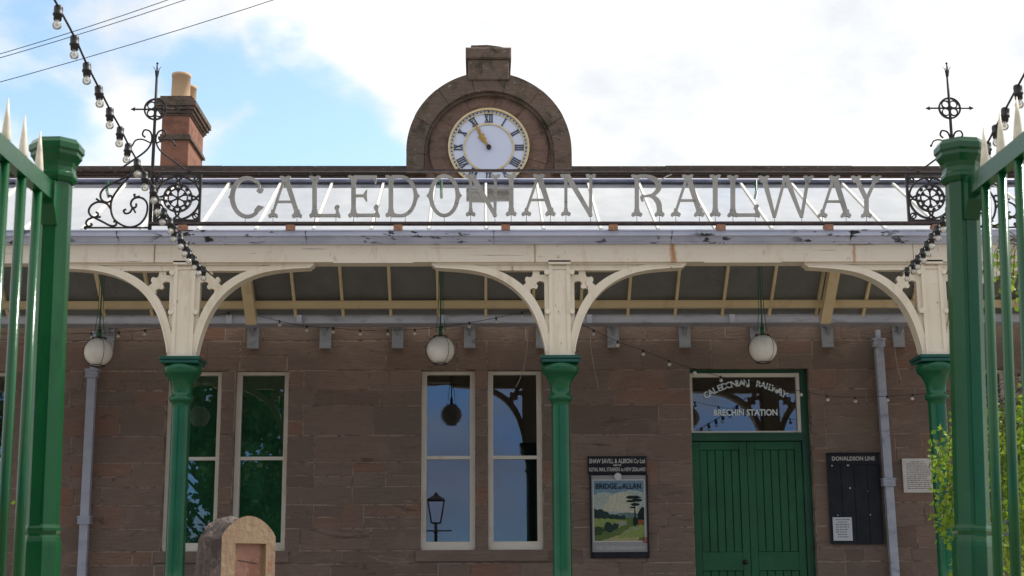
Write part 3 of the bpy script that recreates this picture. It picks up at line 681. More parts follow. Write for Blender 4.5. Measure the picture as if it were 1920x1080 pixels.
for i, cx in enumerate(cols):
    b = MB(); b.lathe(prof, cx, CYc, 32); col = CP(b.build('column', 'column_green', can))
    b = MB(); h = .205; b.cbox(cx - h * .93, cx + h * .93, CYc - h * .93, CYc + h * .93, za0, za1 - .035, .004)
    b.cbox(cx - h, cx + h, CYc - h, CYc + h, za1 - .034, za1, .006); SUB(b.build('capital', 'capital_green', col))
    b = MB(); w1, w2 = 20 * k14, 16.2 * k14; zp0, zp1 = za1 + .001, z14(500)
    b.box(cx - w1, cx - w2 * .8, CYc - .10, CYc + .10, zp0, zp1); b.box(cx + w2 * .8, cx + w1, CYc - .10, CYc + .10, zp0, zp1)
    b.box(cx - w2 * .8, cx + w2 * .8, CYc - .085, CYc + .095, zp0, zp1)
    b.box(cx - w2 * .8, cx + w2 * .8, CYc - .103, CYc - .086, zp0, zp0 + .055); b.box(cx - w2 * .8, cx + w2 * .8, CYc - .097, CYc - .086, z14(508), z14(503))
    b.box(cx - w2 * .5, cx + w2 * .5, CYc - .11, CYc - .104, zp0 + .012, zp0 + .040)
    b.box(cx - w1 - .005, cx + w1 + .005, CYc - .13, CYc + .1, z14(499.8), z14(493))
    CP(b.build('upper_post', 'cream_paint', can))
    for s_ in (-1, 1):
        b = MB(); spandrel(b, cx, s_); CP(b.build('spandrel_bracket', 'cream_paint', can))
# fascia boards
X0, X1 = -9.6, 10.0
zf0, zf1 = UZ(491, FY, 960), UZ(454, FY, 960)
joints = [X0] + [UX(px, 470, FY) for px in (-420, 290, 1003, 1712, 2420)] + [X1]
joints = sorted(j for j in joints if X0 <= j <= X1)
b = MB()
for a0, a1 in zip(joints[:-1], joints[1:]):
    b.box(a0 + .003, a1 - .003, FY, FY + .045, zf0, zf1)
for (xa, xb) in ((625, 775), (1320, 1465), (-90, 60), (2030, 2180)):
    b.box(UX(xa, 492, FY), UX(xb, 492, FY), FY - .012, FY + .04, zf0 - .012, zf0 - .001)
for cx in cols:
    for (dxp, dyp) in ((-2, 461), (-2, 481)):
        b.sphere((cx + dxp * k14, FY - .004, UZ(dyp, FY)), .013, 8, 6)
CP(b.build('fascia', 'fascia_paint', can))
b = MB(); b.box(X0, X1, FY + .048, FY + .26, zf0 + .01, zf1 + .02); CP(b.build('lintel_beam', 'cream_paint', can))
# front gutter, ogee moulding
gz0, gz1 = UZ(453, -4.4), UZ(430, -4.5)
gj = [X0] + [UX(px, 440, -4.5) for px in (215, 571, 926, 1262, 1601, 1960)] + [X1]
b = MB()
for a0, a1 in zip(gj[:-1], gj[1:]):
    b.prismx([(FY + .05, gz0), (FY - .035, gz0), (FY - .04, gz0 + .012), (FY - .06, gz0 + .018), (FY - .085, gz0 + .05), (FY - .095, gz0 + .062), (FY - .115, gz0 + .066), (FY - .145, gz0 + .098), (FY - .15, gz0 + .112), (FY - .165, gz0 + .116), (FY - .165, gz1), (FY - .15, gz1), (FY - .14, gz0 + .06), (FY + .03, gz0 + .05), (FY + .03, gz1), (FY + .05, gz1)], a0 + .002, a1 - .002)
CP(b.build('front_gutter', 'gutter_paint', can))
# glazed roof: rise from the gutter to a ridge, fall to the wall gutter
RY, IY = -2.40, -.85
GY = FY + .08
zg, zr, zi = UZ(431, GY), UZ(342, RY), UZ(590, IY)
xb0 = UX(912, 414, GY); SPB = .6052
ks = range(-15, 17)
barX = [xb0 + SPB * k for k in ks]
def slab(mb, x0, x1, y0, z0, y1, z1, t0, t1):
    """sloping slab between (y0,z0) and (y1,z1), from t0 to t1 above it"""
    d = Vector((y1 - y0, z1 - z0)).normalized(); n = Vector((-d.y, d.x))
    mb.prismx([(y0 + n.x * t0, z0 + n.y * t0), (y1 + n.x * t0, z1 + n.y * t0), (y1 + n.x * t1, z1 + n.y * t1), (y0 + n.x * t1, z0 + n.y * t1)], x0, x1)
def roofset(nm_bar, nm_pane, y0, z0, y1, z1, gm, thick):
    b = MB(); hb_ = .017 if thick else .013; slab(b, -hb_, hb_, y0, z0, y1, z1, -.05 if thick else -.045, .022); p0 = b.build(nm_bar, 'rafter_paint' if thick else 'bar_paint', can)
    b = MB(); slab(b, .018, SPB - .018, y0, z0, y1, z1, 0, .005); g0 = b.build(nm_pane, gm, can)
    for i, x in enumerate(barX):
        p = p0 if i == 0 else link_copy(p0, can); p.location = OFFC + Vector((x, 0, 0))
        if i < len(barX) - 1:
            g = g0 if i == 0 else link_copy(g0, can); g.location = OFFC + Vector((x, 0, 0))
roofset('glazing_bar', 'glass_pane', GY, zg, RY - .02, zr, 'roof_glass', False)
roofset('glazing_bar', 'glass_pane', RY + .02, zr, IY, zi, 'back_glass', True)
b = MB(); b.prismx([(RY - .13, zr - .035), (RY - .11, zr - .005), (RY - .02, zr + .045), (RY + .02, zr + .045), (RY + .12, zr - .02), (RY + .02, zr + .02), (RY - .02, zr + .02)], X0, X1); CP(b.build('ridge_capping', 'ridge_paint', can))
b = MB(); b.tube([(X0, RY - .125, zr - .012), (X1, RY - .125, zr - .012)], .019, 8); CP(b.build('ridge_roll', 'lead_flashing', can))
b = MB(); b.box(X0, X1, RY - .03, RY + .03, zr - .12, zr - .06); CP(b.build('ridge_beam', 'rafter_paint', can))
# purlin, inner gutter, principal rafters
zpu = UZ(573, -1.05)
b = MB(); b.box(X0, X1, -1.09, -1.01, zpu - .035, zpu + .045); b.box(X0, X1, -1.10, -1.0, zpu + .047, zpu + .058); CP(b.build('purlin', 'rafter_paint', can))
iz0, iz1 = UZ(606, -.7), UZ(586, -.7)
b = MB(); b.prismx([(-.42, iz0), (-.68, iz0), (-.69, iz0 + .01), (-.70, iz0 + .10), (-.73, iz0 + .115), (-.73, iz1), (-.71, iz1), (-.70, iz0 + .13), (-.67, iz0 + .03), (-.44, iz0 + .03), (-.44, iz1), (-.42, iz1)], X0, X1)
for px in (100, 430, 561, 830, 1105, 1372, 1545, 1860): 
    x = UX(px, 596, -.7); b.box(x - .035, x + .035, -.738, -.40, iz0 - .004, iz1 + .003)
CP(b.build('inner_gutter', 'pipe_paint', can))
for px in (462, 1561, -600, 2500):
    b = MB(); x = UX(px, 560, -1.4); slab(b, x - .065, x + .065, RY + .05, zr - .06, IY - .02, zi - .02, -.17, -.052); CP(b.build('principal_rafter', 'rafter_paint', can))
# wall brackets carrying the inner gutter
bx0 = UX(475, 628, -.05); bsp = (UX(1551, 628, -.05) - bx0) / 8
bz0, bz1 = UZ(650, -.1), UZ(608, -.1)
b = MB(); b.box(-.075, .075, -.075, -.021, bz0, bz1 - .01); b.box(-.095, .095, -.60, -.019, bz1 - .008, bz1 + .012); b.box(-.022, .022, -.45, -.076, bz1 - .03, bz1 - .009)
b.prismx([(-.076, bz1 - .15), (-.10, bz1 - .15), (-.52, bz1 - .03), (-.52, bz1 - .009), (-.076, bz1 - .009)], -.008, .008)
b.tube([(-.035, -.085, bz1 - .06), (-.035, -.07, bz1 - .06)], .012, 8); b.tube([(.035, -.085, bz1 - .06), (.035, -.07, bz1 - .06)], .012, 8)
b.box(-.083, .083, -.078, -.022, bz0 - .012, bz0 - .002)
br0 = b.build('wall_bracket', 'bracket_paint', can)
for i, k in enumerate(range(-6, 15)):
    o = br0 if i == 0 else link_copy(br0, can); o.location = OFFC + Vector((bx0 + bsp * k, 0, 0))

# ------------------------------------------------------------------ railway sign
SY = -4.42
sg = thing('railway_name_sign', 'iron framed roof sign of weathered metal letters standing along the canopy gutter', 'sign', (0, SY, gz1))
OFFS = Vector((0, -SY, -gz1))
def SP(o): o.location = OFFS; return o
kS = MPP(370, SY)
zR1, zR0 = UZ(320, SY), UZ(418, SY)
sx0, sx1 = UX(281, 400, SY), UX(1788, 400, SY)
b = MB(); b.box(sx0, sx1, SY - .018, SY + .018, zR1 - .012, zR1 + .012); SP(b.build('top_rail', 'frame_iron', sg))
b = MB(); b.box(sx0, sx1, SY - .03, SY + .03, zR0 - .016, zR0 + .008); b.box(sx0, sx1, SY - .012, SY + .012, zR0 - .028, zR0 - .0165); SP(b.build('bottom_rail', 'frame_iron', sg))
b = MB(); b.box(-.045, .045, -.05, .05, gz1 + .002, zR0 - .0285); rb = b.build('rail_foot', 'rust_block', sg)
for i in range(-1, 9):
    if i == 8: break
    o = rb if i == -1 else link_copy(rb, sg); o.location = OFFS + Vector((UX(545 + 201.5 * i, 424, SY), SY, 0))
# letters
T0, T1 = SY - .012, SY + .012
class Letter:
    def __init__(s, x0, top, bot): s.mb = MB(); s.x0 = x0; s.top = top; s.bot = bot; s.n = 0; s.pins = []
    def q(s, x, y):
        p = U(s.x0 + x, s.bot - y, SY); return (p.x, p.z)
    def y(s): s.n += 1; return T0 - s.n * .0006, T1 + s.n * .0006
    def poly(s, pts): y0, y1 = s.y(); s.mb.prism([s.q(*p) for p in pts], y0, y1)
    def band(s, A, B): y0, y1 = s.y(); s.mb.strip([s.q(*p) for p in A], [s.q(*p) for p in B], y0, y1)
    def bar(s, x0, y0, x1, y1, w, w2=None):
        w2 = w if w2 is None else w2; w *= .88; w2 *= .88
        s.poly([(x0 - w / 2, y0), (x0 + w / 2, y0), (x1 + w2 / 2, y1), (x1 - w2 / 2, y1)])
    def foot(s, x, w, sw=9.5):
        s.poly([(x - w / 2, 15), (x - w / 2 - 1, 8), (x - sw, 6.5), (x - sw - 1.5, 3), (x - sw + 1, -.5), (x - 4, 1), (x, 2.5), (x + 4, 1), (x + sw - 1, -.5), (x + sw + 1.5, 3), (x + sw, 6.5), (x + w / 2 + 1, 8), (x + w / 2, 15)]); s.pins.append(x)
    def head(s, x, w, sw=9):
        H = 78
        s.poly([(x - w / 2, H - 12), (x - w / 2, H - 7), (x - sw, H - 5), (x - sw - 1.5, H - .5), (x - sw + 3, H + .5), (x, H - 2), (x + sw - 3, H + .5), (x + sw + 1.5, H - .5), (x + sw, H - 5), (x + w / 2, H - 7), (x + w / 2, H - 12)])
    def done(s, name='letter'):
        for x in s.pins:
            a = s.q(x, 3); c_ = s.q(x, -10); s.mb.tube([(a[0], SY, a[1]), (a[0], SY, zR0)], .0035, 6)
        return SP(s.mb.build(name, 'letter_metal', sg))
def ell(cx, cy, rx, ry, a0, a1, n=20): return [(cx + rx * math.cos(math.radians(a0 + (a1 - a0) * i / n)), cy + ry * math.sin(math.radians(a0 + (a1 - a0) * i / n))) for i in range(n + 1)]
def spur(L, x, y, s_): L.poly([(x, y + 11), (x + s_ * 2, y + 5), (x + s_ * 6, y), (x + s_ * 2, y - 5), (x, y - 11)])
def lt(ch, x0, x1, top, bot):
    L = Letter(x0, top, bot); w = x1 - x0; H = 78
    if ch == 'C':
        L.band(ell(34, 39, 32, 39.5, 52, 308, 34), ell(35.5, 39, 24, 33, 52, 308, 34)); spur(L, 5, 39, -1)
        L.poly([(52, 67), (56, 58), (52, 50), (57, 46), (63, 48), (66, 54), (61, 56), (58, 53), (60, 62), (55, 72)])
        L.poly([(48, 15), (55, 24), (66, 21), (62, 17), (58, 14), (54, 8), (48, 9)]); L.pins = [31]
    elif ch == 'A':
        L.bar(9, 6, w / 2 - 2, H - 6, 6, 6); L.bar(w - 10, 6, w / 2 + 1, H - 4, 10, 12); L.bar(w * .3, 29.5, w * .3, 33.5, .1)
        L.poly([(w * .26, 28), (w * .74, 28), (w * .74, 32), (w * .26, 32)]); L.foot(10, 6, 8); L.foot(w - 11, 10, 8.5); L.head(w / 2, 12, 9)
    elif ch in 'LE':
        L.bar(12, 3, 12, H - 3, 10); L.foot(12, 10, 9); L.head(12, 10, 9)
        L.poly([(12, 1), (w - 6, 1), (w, -1), (w + 1, 3), (w - 2, 10), (w - 3, 15), (w - 1, 21), (w - 5, 24), (w - 9, 22), (w - 11, 17), (w - 7, 10), (w - 10, 6.5), (12, 6.5)]); L.pins.append(w - 8)
        if ch == 'E':
            L.poly([(12, H - 6), (w - 11, H - 6), (w - 9, H - 14), (w - 7, H - 16), (w - 5, H - 4), (w - 5, H), (12, H)])
            L.poly([(14, 38), (30, 38), (35, 30), (38, 30), (37, 41), (38, 52), (35, 50), (30, 42.5), (14, 42.5)])
    elif ch == 'I': L.bar(w / 2, 3, w / 2, H - 3, 10); L.foot(w / 2, 10, 9); L.head(w / 2, 10, 9)
    elif ch == 'D':
        L.bar(11, 3, 11, H - 3, 10); L.foot(11, 10, 9); L.head(11, 10, 9)
        L.band([(12, H)] + ell(30, 39, 31, 39, 90, -90, 26) + [(12, 0)], [(12, H - 6)] + ell(28.5, 39, 25, 34, 90, -90, 26) + [(12, 6)]); spur(L, w - 3.5, 39, 1); L.pins.append(38)
    elif ch == 'O':
        L.band(ell(w / 2, 39, w / 2 - 3, 40, 0, 360, 48), ell(w / 2, 39, w / 2 - 11, 34.3, 0, 360, 48)); spur(L, 4.5, 39, -1); spur(L, w - 4.5, 39, 1); L.pins = [w / 2]
    elif ch == 'N':
        L.bar(9, 3, 9, H - 3, 6.5); L.foot(9, 6.5, 8); L.head(8, 6.5, 8); L.bar(w - 7, 1, w - 6, H - 3, 6.5); L.head(w - 6, 6.5, 8)
        L.poly([(5, H), (16, H), (w - 3, 2), (w - 4, -1), (w - 10, -1), (w - 12, 4)]); L.pins.append(w - 7)
    elif ch == 'R':
        L.bar(12, 3, 12, H - 3, 9); L.foot(12, 9, 9); L.head(12, 9, 9)
        hi = [(p.x, p.y) for p in catmull([(10, 77, 0), (28, 78.5, 0), (46, 74, 0), (57, 62, 0), (57, 50, 0), (46, 39, 0), (30, 36.5, 0), (22, 36, 0)], 5)]
        lo = [(p.x, p.y) for p in catmull([(10, 72, 0), (26, 73, 0), (38, 69, 0), (47, 61, 0), (47, 51, 0), (40, 43, 0), (29, 40, 0), (23, 39, 0)], 5)]
        L.band(hi, lo)
        L.poly([(25, 41), (20, 40), (18, 36), (21, 28), (25, 29), (24, 33), (28, 36.5)])
        hi = [(p.x, p.y) for p in catmull([(38, 41, 0), (50, 36, 0), (58, 24, 0), (59, 5, 0)], 5)]; lo = [(p.x, p.y) for p in catmull([(36, 37, 0), (43, 32, 0), (48.5, 22, 0), (50, 5, 0)], 5)]
        L.band(hi, lo); L.foot(54.5, 9, 8); L.bar(50, 64, 69, 77, .5, .5); L.poly([(53, 66), (68, 76), (78, 79), (66, 74), (55, 64)])
    elif ch == 'W':
        L.bar(30, 0, 10, H - 3, 6, 11); L.bar(30, 0, 50, H - 3, 6, 6); L.bar(81, 0, 52, H - 3, 6, 11); L.bar(81, 0, 93, H - 3, 6, 7)
        L.head(10, 11, 9); L.head(51, 12, 5); L.head(94, 7, 8); L.pins = [30, 81]
    elif ch == 'Y':
        L.bar(w / 2, 3, w / 2, 38, 9); L.foot(w / 2, 9, 9); L.bar(w / 2 - 1, 36, 8, H - 3, 9, 10); L.bar(w / 2 + 1, 36, w - 9, H - 3, 8, 7); L.head(8, 10, 8); L.head(w - 9, 7, 8)
    return L.done()
for ch, x0, x1, t, bt in (('C', 429, 495, 331, 409), ('A', 502, 568, 331, 408.5), ('L', 578, 638, 331, 408), ('E', 651, 711.5, 330, 407.5), ('D', 722, 785, 329, 407), ('O', 801, 865, 328, 406),
                          ('N', 873.5, 935, 328, 405.5), ('I', 948, 969, 328, 405), ('A', 977, 1043, 328, 405), ('N', 1052, 1114, 328, 405), ('R', 1182, 1245, 329, 406), ('A', 1257, 1322, 329, 406),
                          ('I', 1330, 1352, 329, 406), ('L', 1362, 1424, 329, 407), ('W', 1422, 1525, 330, 408), ('A', 1532, 1597, 330, 408), ('Y', 1597, 1652, 330, 408)):
    lt(ch, x0, x1, t, bt)
# medallion panels
def medallion(pcx, pcy, px0, px1, py0, py1):
    b = MB(); c = U(pcx, pcy, SY); cx, cz = c.x, c.z; k = kS
    x0, x1 = UX(px0, pcy, SY), UX(px1, pcy, SY); z0, z1 = UZ(py1, SY, pcx), UZ(py0, SY, pcx); t = .022
    a, d = SY - .02, SY + .02
    b.box(x0, x0 + t, a, d, z0, z1); b.box(x1 - t, x1, a, d, z0, z1); b.box(x0 + t, x1 - t, a + .001, d - .001, z0, z0 + t * .8); b.box(x0 + t, x1 - t, a + .001, d - .001, z1 - t * .8, z1)
    R1 = min(x1 - x0, z1 - z0) / 2 - .003
    b.ring_xz(cx, cz, R1, R1 - .018, SY - .014, SY + .014, 48)
    r2 = 27.5 * k; b.ring_xz(cx, cz, r2, r2 - .016, SY - .017, SY + .017, 40); r3 = 19 * k; b.ring_xz(cx, cz, r3, r3 - .012, SY - .016, SY + .016, 36)
    for i in range(12):
        aa = 2 * PI * i / 12; rm = (r2 + r3) / 2 - .004
        b.disc_xz(cx + rm * math.cos(aa + .26), cz + rm * math.sin(aa + .26), .017, SY - .012, SY + .012, 10)
    for i in range(6):
        aa = 2 * PI * i / 6 + PI / 6
        p = (cx + .012 * math.cos(aa), cz + .012 * math.sin(aa)); q = (cx + (r3 - .005) * math.cos(aa), cz + (r3 - .005) * math.sin(aa))
        b.bar_xz(p, q, .014, SY - .010 - i * .0003, SY + .010)
        for s_ in (-1, 1):
            q2 = (cx + (r3 - .004) * math.cos(aa + s_ * .22), cz + (r3 - .004) * math.sin(aa + s_ * .22)); m_ = ((p[0] + q[0]) / 2, (p[1] + q[1]) / 2)
            b.bar_xz(m_, q2, .009, SY - .008 - i * .0003 - (s_ + 1) * .0004, SY + .008)
    b.disc_xz(cx, cz, .018, SY - .02, SY + .02, 14)
    for i in range(4):
        aa = PI / 2 * i
        for s_ in (-1, 1):
            p = (cx + (r2 - .004) * math.cos(aa + s_ * .16), cz + (r2 - .004) * math.sin(aa + s_ * .16)); q = (cx + (R1 - .006) * math.cos(aa + s_ * .20), cz + (R1 - .006) * math.sin(aa + s_ * .20))
            m_ = (cx + (r2 + R1) / 2 * math.cos(aa + s_ * .03), cz + (r2 + R1) / 2 * math.sin(aa + s_ * .03))
            b.bar_xz(p, m_, .018, SY - .011, SY + .011 + .0004 * s_); b.bar_xz(m_, q, .016, SY - .012, SY + .012 + .0004 * s_)
    for sx in (-1, 1):
        for sz in (-1, 1):
            X_, Z_ = (x1 - t if sx > 0 else x0 + t), (z1 - t if sz > 0 else z0 + t)
            dd = .707; inn = (cx + sx * (R1 - .01) * dd, cz + sz * (R1 - .01) * dd)
            b.bar_xz(inn, (X_, Z_), .012, SY - .011, SY + .011)
            mx_, mz_ = (inn[0] * .5 + X_ * .5), (inn[1] * .5 + Z_ * .5)
            b.ring_xz(mx_, mz_, .036, .022, SY - .0125, SY + .0125, 16)
            b.bar_xz((mx_ + sx * .0, Z_ + sz * .01), (mx_ - sx * .05, Z_ + sz * .01), .01, SY - .009, SY + .009)
    return SP(b.build('medallion_panel', 'black_iron', sg))
medallion(333.5, 371.5, 289, 377, 327, 415)
medallion(1744, 371.5, 1700, 1783, 327, 415)
# finials
def finial(px, pyc, s_):
    b = MB(); xb = UX(px, 425, SY)
    z0 = gz1 + .003; z1 = UZ(133, SY, px); zt_ = UZ(119, SY, px)
    b.tube([(xb, SY, z0), (xb, SY, zR1 + .05), (xb, SY, (zR1 + z1) / 2), (xb, SY, z1)], .02, 8, taper=lambda t: .020 - .006 * t)
    b.tube([(xb, SY, z1), (xb, SY, zt_)], .006, 6)
    b.sphere((xb, SY, zt_), .013, 8, 6)
    zl = z1
    for a in range(4):
        d = Vector((math.cos(a * PI / 2), math.sin(a * PI / 2), 0))
        P_ = [Vector((xb, SY, zl - .07)) + d * .006, Vector((xb, SY, zl - .02)) + d * .015, Vector((xb, SY, zl + .02)) + d * .022, Vector((xb, SY, zl + .05)) + d * .045]
        b.tube(P_, .008, 6, taper=lambda t: .009 - .007 * t)
    zc = UZ(pyc, SY, px); R = 21.5 * kS
    b.ring_xz(xb, zc, R, R - .016, SY - .012, SY + .012, 36)
    for i in range(4):
        aa = PI / 4 + PI / 2 * i; r = R * .5
        b.ring_xz(xb + r * math.cos(aa), zc + r * math.sin(aa), R * .37, R * .37 - .011, SY - .0105, SY + .0105, 20)
    L_ = 40 * kS
    b.tube([(xb - L_, SY, zc), (xb + L_, SY, zc)], .009, 6)
    for e in (-1, 1):
        b.prism([(xb + e * (L_ + .035), zc), (xb + e * (L_ - .012), zc + .022), (xb + e * (L_ - .002), zc), (xb + e * (L_ - .012), zc - .022)], SY - .009, SY + .009)
    for s2 in (-1, 1):                                                     # small scrolls at the foot of the mast
        P_ = [(s2 * .40, -.03), (s2 * .22, .10), (s2 * .07, .22), (s2 * .02, .33), (s2 * .04, .42), (s2 * .10, .44), (s2 * .12, .39), (s2 * .09, .36)]
        b.tube([p for p in catmull([(xb + x, SY + .005 * s2, zR1 + z) for x, z in P_], 5)], .010, 6)
        P_ = [(s2 * .03, .30), (s2 * .12, .34), (s2 * .19, .33), (s2 * .22, .28)]
        b.tube([p for p in catmull([(xb + x, SY + .004, zR1 + z) for x, z in P_], 5)], .008, 6); b.sphere((xb + s2 * .225, SY, zR1 + .275), .014, 8, 6)
    f = SP(b.build('finial', 'black_iron', sg))
    # large scrollwork beside the frame
    b = MB(); zz = lambda x, y: (140 + x / 3.723, 250 + y / 3.724)
    runs = [[(405, 285), (375, 310), (320, 370), (265, 450), (252, 520), (270, 590), (320, 635), (385, 655), (450, 635), (495, 580), (508, 510), (490, 465), (450, 447), (410, 458), (392, 490), (405, 520), (428, 512), (430, 490)],
            [(410, 280), (360, 305), (260, 350), (205, 385), (180, 425), (190, 465), (225, 482), (258, 465), (255, 437), (232, 437)],
            [(150, 457), (180, 476), (220, 487), (250, 525)], [(250, 520), (215, 488), (160, 480), (115, 505), (98, 545), (118, 580), (150, 582), (165, 562), (148, 550)],
            [(183, 583), (130, 587), (90, 605), (80, 630), (95, 650), (120, 640), (112, 628)], [(130, 585), (190, 615), (250, 645), (285, 642), (290, 620), (270, 615)],
            [(405, 520), (385, 552), (355, 560), (342, 540), (360, 530)], [(405, 515), (415, 535), (425, 555)], [(455, 440), (425, 445), (415, 430), (425, 425)]]
    for r in runs:
        P_ = []
        for (x, y) in r:
            p = U(*zz(x, y), SY); P_.append((xb + (p.x - UX(281, 425, SY)) * (1 if s_ < 0 else -1), SY, p.z))
        b.tube(catmull(P_, 5), .0115, 6)
    xe = UX(160, 427, SY) - UX(281, 425, SY); zb_ = UZ(427, SY, 200)
    b.tube([(xb, SY, zb_), (xb + xe * (1 if s_ < 0 else -1), SY, zb_)], .010, 6); b.sphere((xb + xe * (1 if s_ < 0 else -1), SY, zb_), .02, 8, 6)
    SP(b.build('scrollwork', 'black_iron', sg))
finial(281, 205, -1); finial(1796, 203, 1)

# ------------------------------------------------------------------ chimney
chY = 5.5
kc = MPP(170, chY)
chx0, chx1 = UX(302, 260, chY), UX(354, 260, chY)
chd = 1.25
ch = thing('chimney_stack', 'orange red stone chimney stack with two clay pots rising behind the parapet', 'chimney', (chx0, chY, PAR - .5))
def HP(o): o.location = -Vector((chx0, chY, PAR - .5)); return o
zz_ = lambda py: UZ(py, chY, 330)
b = MB(); b.cbox(chx0, chx1, chY, chY + chd, PAR - .5, zz_(200), .01); HP(b.build('stack', 'chimney_stone', ch))
b = MB(); b.box(chx0 - .045, chx1 + .045, chY - .045, chY + chd + .045, zz_(262), zz_(257)); b.box(chx0 - .02, chx1 + .02, chY - .02, chY + chd + .02, zz_(257) + .001, zz_(252)); HP(b.build('string_course', 'coping_stone', ch))
b = MB()
for i, (e, p0, p1) in enumerate(((.02, 217, 213), (.05, 213, 207), (.09, 207, 201), (.12, 201, 192), (.08, 192, 186), (.04, 186, 181))):
    b.box(chx0 - e, chx1 + e, chY - e, chY + chd + e, zz_(p0) + .001, zz_(p1))
HP(b.build('cornice', 'coping_stone', ch))
for (yy, px, top) in ((chY + .28, 339.5, 140), (chY + .95, 352, 163)):
    x = UX(px, 160, yy); zt_ = UZ(top, yy, 339); z0 = zz_(182)
    b = MB(); r = 17.5 * kc
    b.lathe([(r * 1.05, z0), (r, z0 + .04), (r * .98, zt_ - .06), (r * 1.02, zt_ - .055), (r * 1.04, zt_), (r * .8, zt_ + .001), (r * .78, zt_ - .1), (.01, zt_ - .11)], x, yy, 24); HP(b.build('chimney_pot', 'pot_clay', ch))

# ------------------------------------------------------------------ hanging globe lamps
LY = -2.8
lab = ['white globe lamp hanging left, above the pale blue downpipe', 'white globe lamp hanging above the pair of sash windows with blue reflections', 'white globe lamp hanging above the green double door']
first = None
gr = 26 * MPP(656, LY)
for i, (px, py) in enumerate(((184.5, 660), (826, 656.5), (1430.5, 654))):
    p = U(px, py, LY)
    if first is None:
        root = thing('globe_lamp', lab[0], 'lamp', p, 'globe lamps hanging under the canopy')
        b = MB(); b.sphere((0, 0, 0), gr, 32, 20); b.build('globe', 'globe_white', root)
        b = MB(); hgt = zr - .1 - p.z
        b.tube([(0, 0, gr), (0, 0, gr + .10)], .022, 12); b.tube([(0, 0, gr + .1), (0, 0, hgt)], .008, 8); b.sphere((0, 0, gr + .12), .015, 10, 8); b.build('hanging_rod', 'green_gloss', root)
        b = MB()
        for a in range(3):
            aa = a * 2 * PI / 3 - .95; R_ = gr + .012
            b.tube([(math.cos(aa) * R_ * math.sin(t), math.sin(aa) * R_ * math.sin(t), R_ * math.cos(t)) for t in [PI * (.12 + .76 * j / 16) for j in range(17)]], .0028, 6)
        rr = (gr + .012) * math.sin(PI * .12); zz0 = (gr + .012) * math.cos(PI * .12)
        for zq in (zz0, -zz0): b.tube([(math.cos(t) * rr * 1.25, math.sin(t) * rr * 1.25, zq) for t in [2 * PI * j / 20 for j in range(21)]], .006, 6, cap=False)
        b.build('wire_cage', 'black_iron', root)
        # thin stays above the globe
        b = MB()
        for s_ in (-1, 1): b.tube([(s_ * .012, 0, hgt), (s_ * .028, 0, gr + .30), (s_ * .055, 0, gr + .05)], .004, 6)
        b.build('stay_wire', 'green_gloss', root)
        first = root
    else:
        root = copy_tree(first); root.location = p; root['label'] = lab[i]
first['label'] = lab[0]

# ------------------------------------------------------------------ downpipes
def downpipe(ptop, pbot, pytop, pyjoint, label):
    a = U(ptop, pytop, -.12); c = U(pbot, 1075, -.12)
    root = thing('downpipe', label, 'downpipe', (c.x, -.12, FLOOR), 'grey downpipes on the station wall')
    def LP_(o): o.location = -Vector((c.x, -.12, FLOOR)); return o
    dxz = (c.x - a.x) / (c.z - a.z); xat = lambda z: a.x + (z - a.z) * dxz
    def seg(mb, z0, z1, hw, dp):
        x0, x1 = xat(z0), xat(z1)
        v = [mb.bm.verts.new(p) for p in ((x0 - hw, -.12 - dp, z0), (x0 + hw, -.12 - dp, z0), (x0 + hw, -.12 + dp, z0), (x0 - hw, -.12 + dp, z0), (x1 - hw, -.12 - dp, z1), (x1 + hw, -.12 - dp, z1), (x1 + hw, -.12 + dp, z1), (x1 - hw, -.12 + dp, z1))]
        for q in ((0, 1, 5, 4), (1, 2, 6, 5), (2, 3, 7, 6), (3, 0, 4, 7), (4, 5, 6, 7), (3, 2, 1, 0)): mb._f([v[i] for i in q])
    b = MB(); seg(b, FLOOR, a.z - .02, .054, .045); LP_(b.build('pipe', 'pipe_paint', root))
    b = MB(); zj_ = UZ(pyjoint, -.12)
    seg(b, zj_ - .05, zj_ + .012, .078, .063); seg(b, zj_ + .014, zj_ + .028, .088, .068); seg(b, zj_ - .075, zj_ - .062, .082, .066)
    seg(b, zj_ - .0615, zj_ - .0505, .0775, .0625); LP_(b.build('collar', 'pipe_paint', root)); b = MB()
    seg(b, a.z - .10, a.z - .012, .075, .06); seg(b, a.z - .01, a.z + .012, .088, .068)
    seg(b, a.z + .013, iz0, .03, .03); LP_(b.build('collar', 'pipe_paint', root))
downpipe(173.5, 154, 694, 968, 'pale blue grey downpipe left of the green blind windows, below the left lamp')
downpipe(1646.5, 1677.5, 637, 904, 'pale blue grey downpipe between the black notice board and the white plaque')

# ------------------------------------------------------------------ things on the wall
def rootW(name, label, cat, px, py): p = U(px, py, -.03); return thing(name, label, cat, (p.x, -.03, p.z)), p
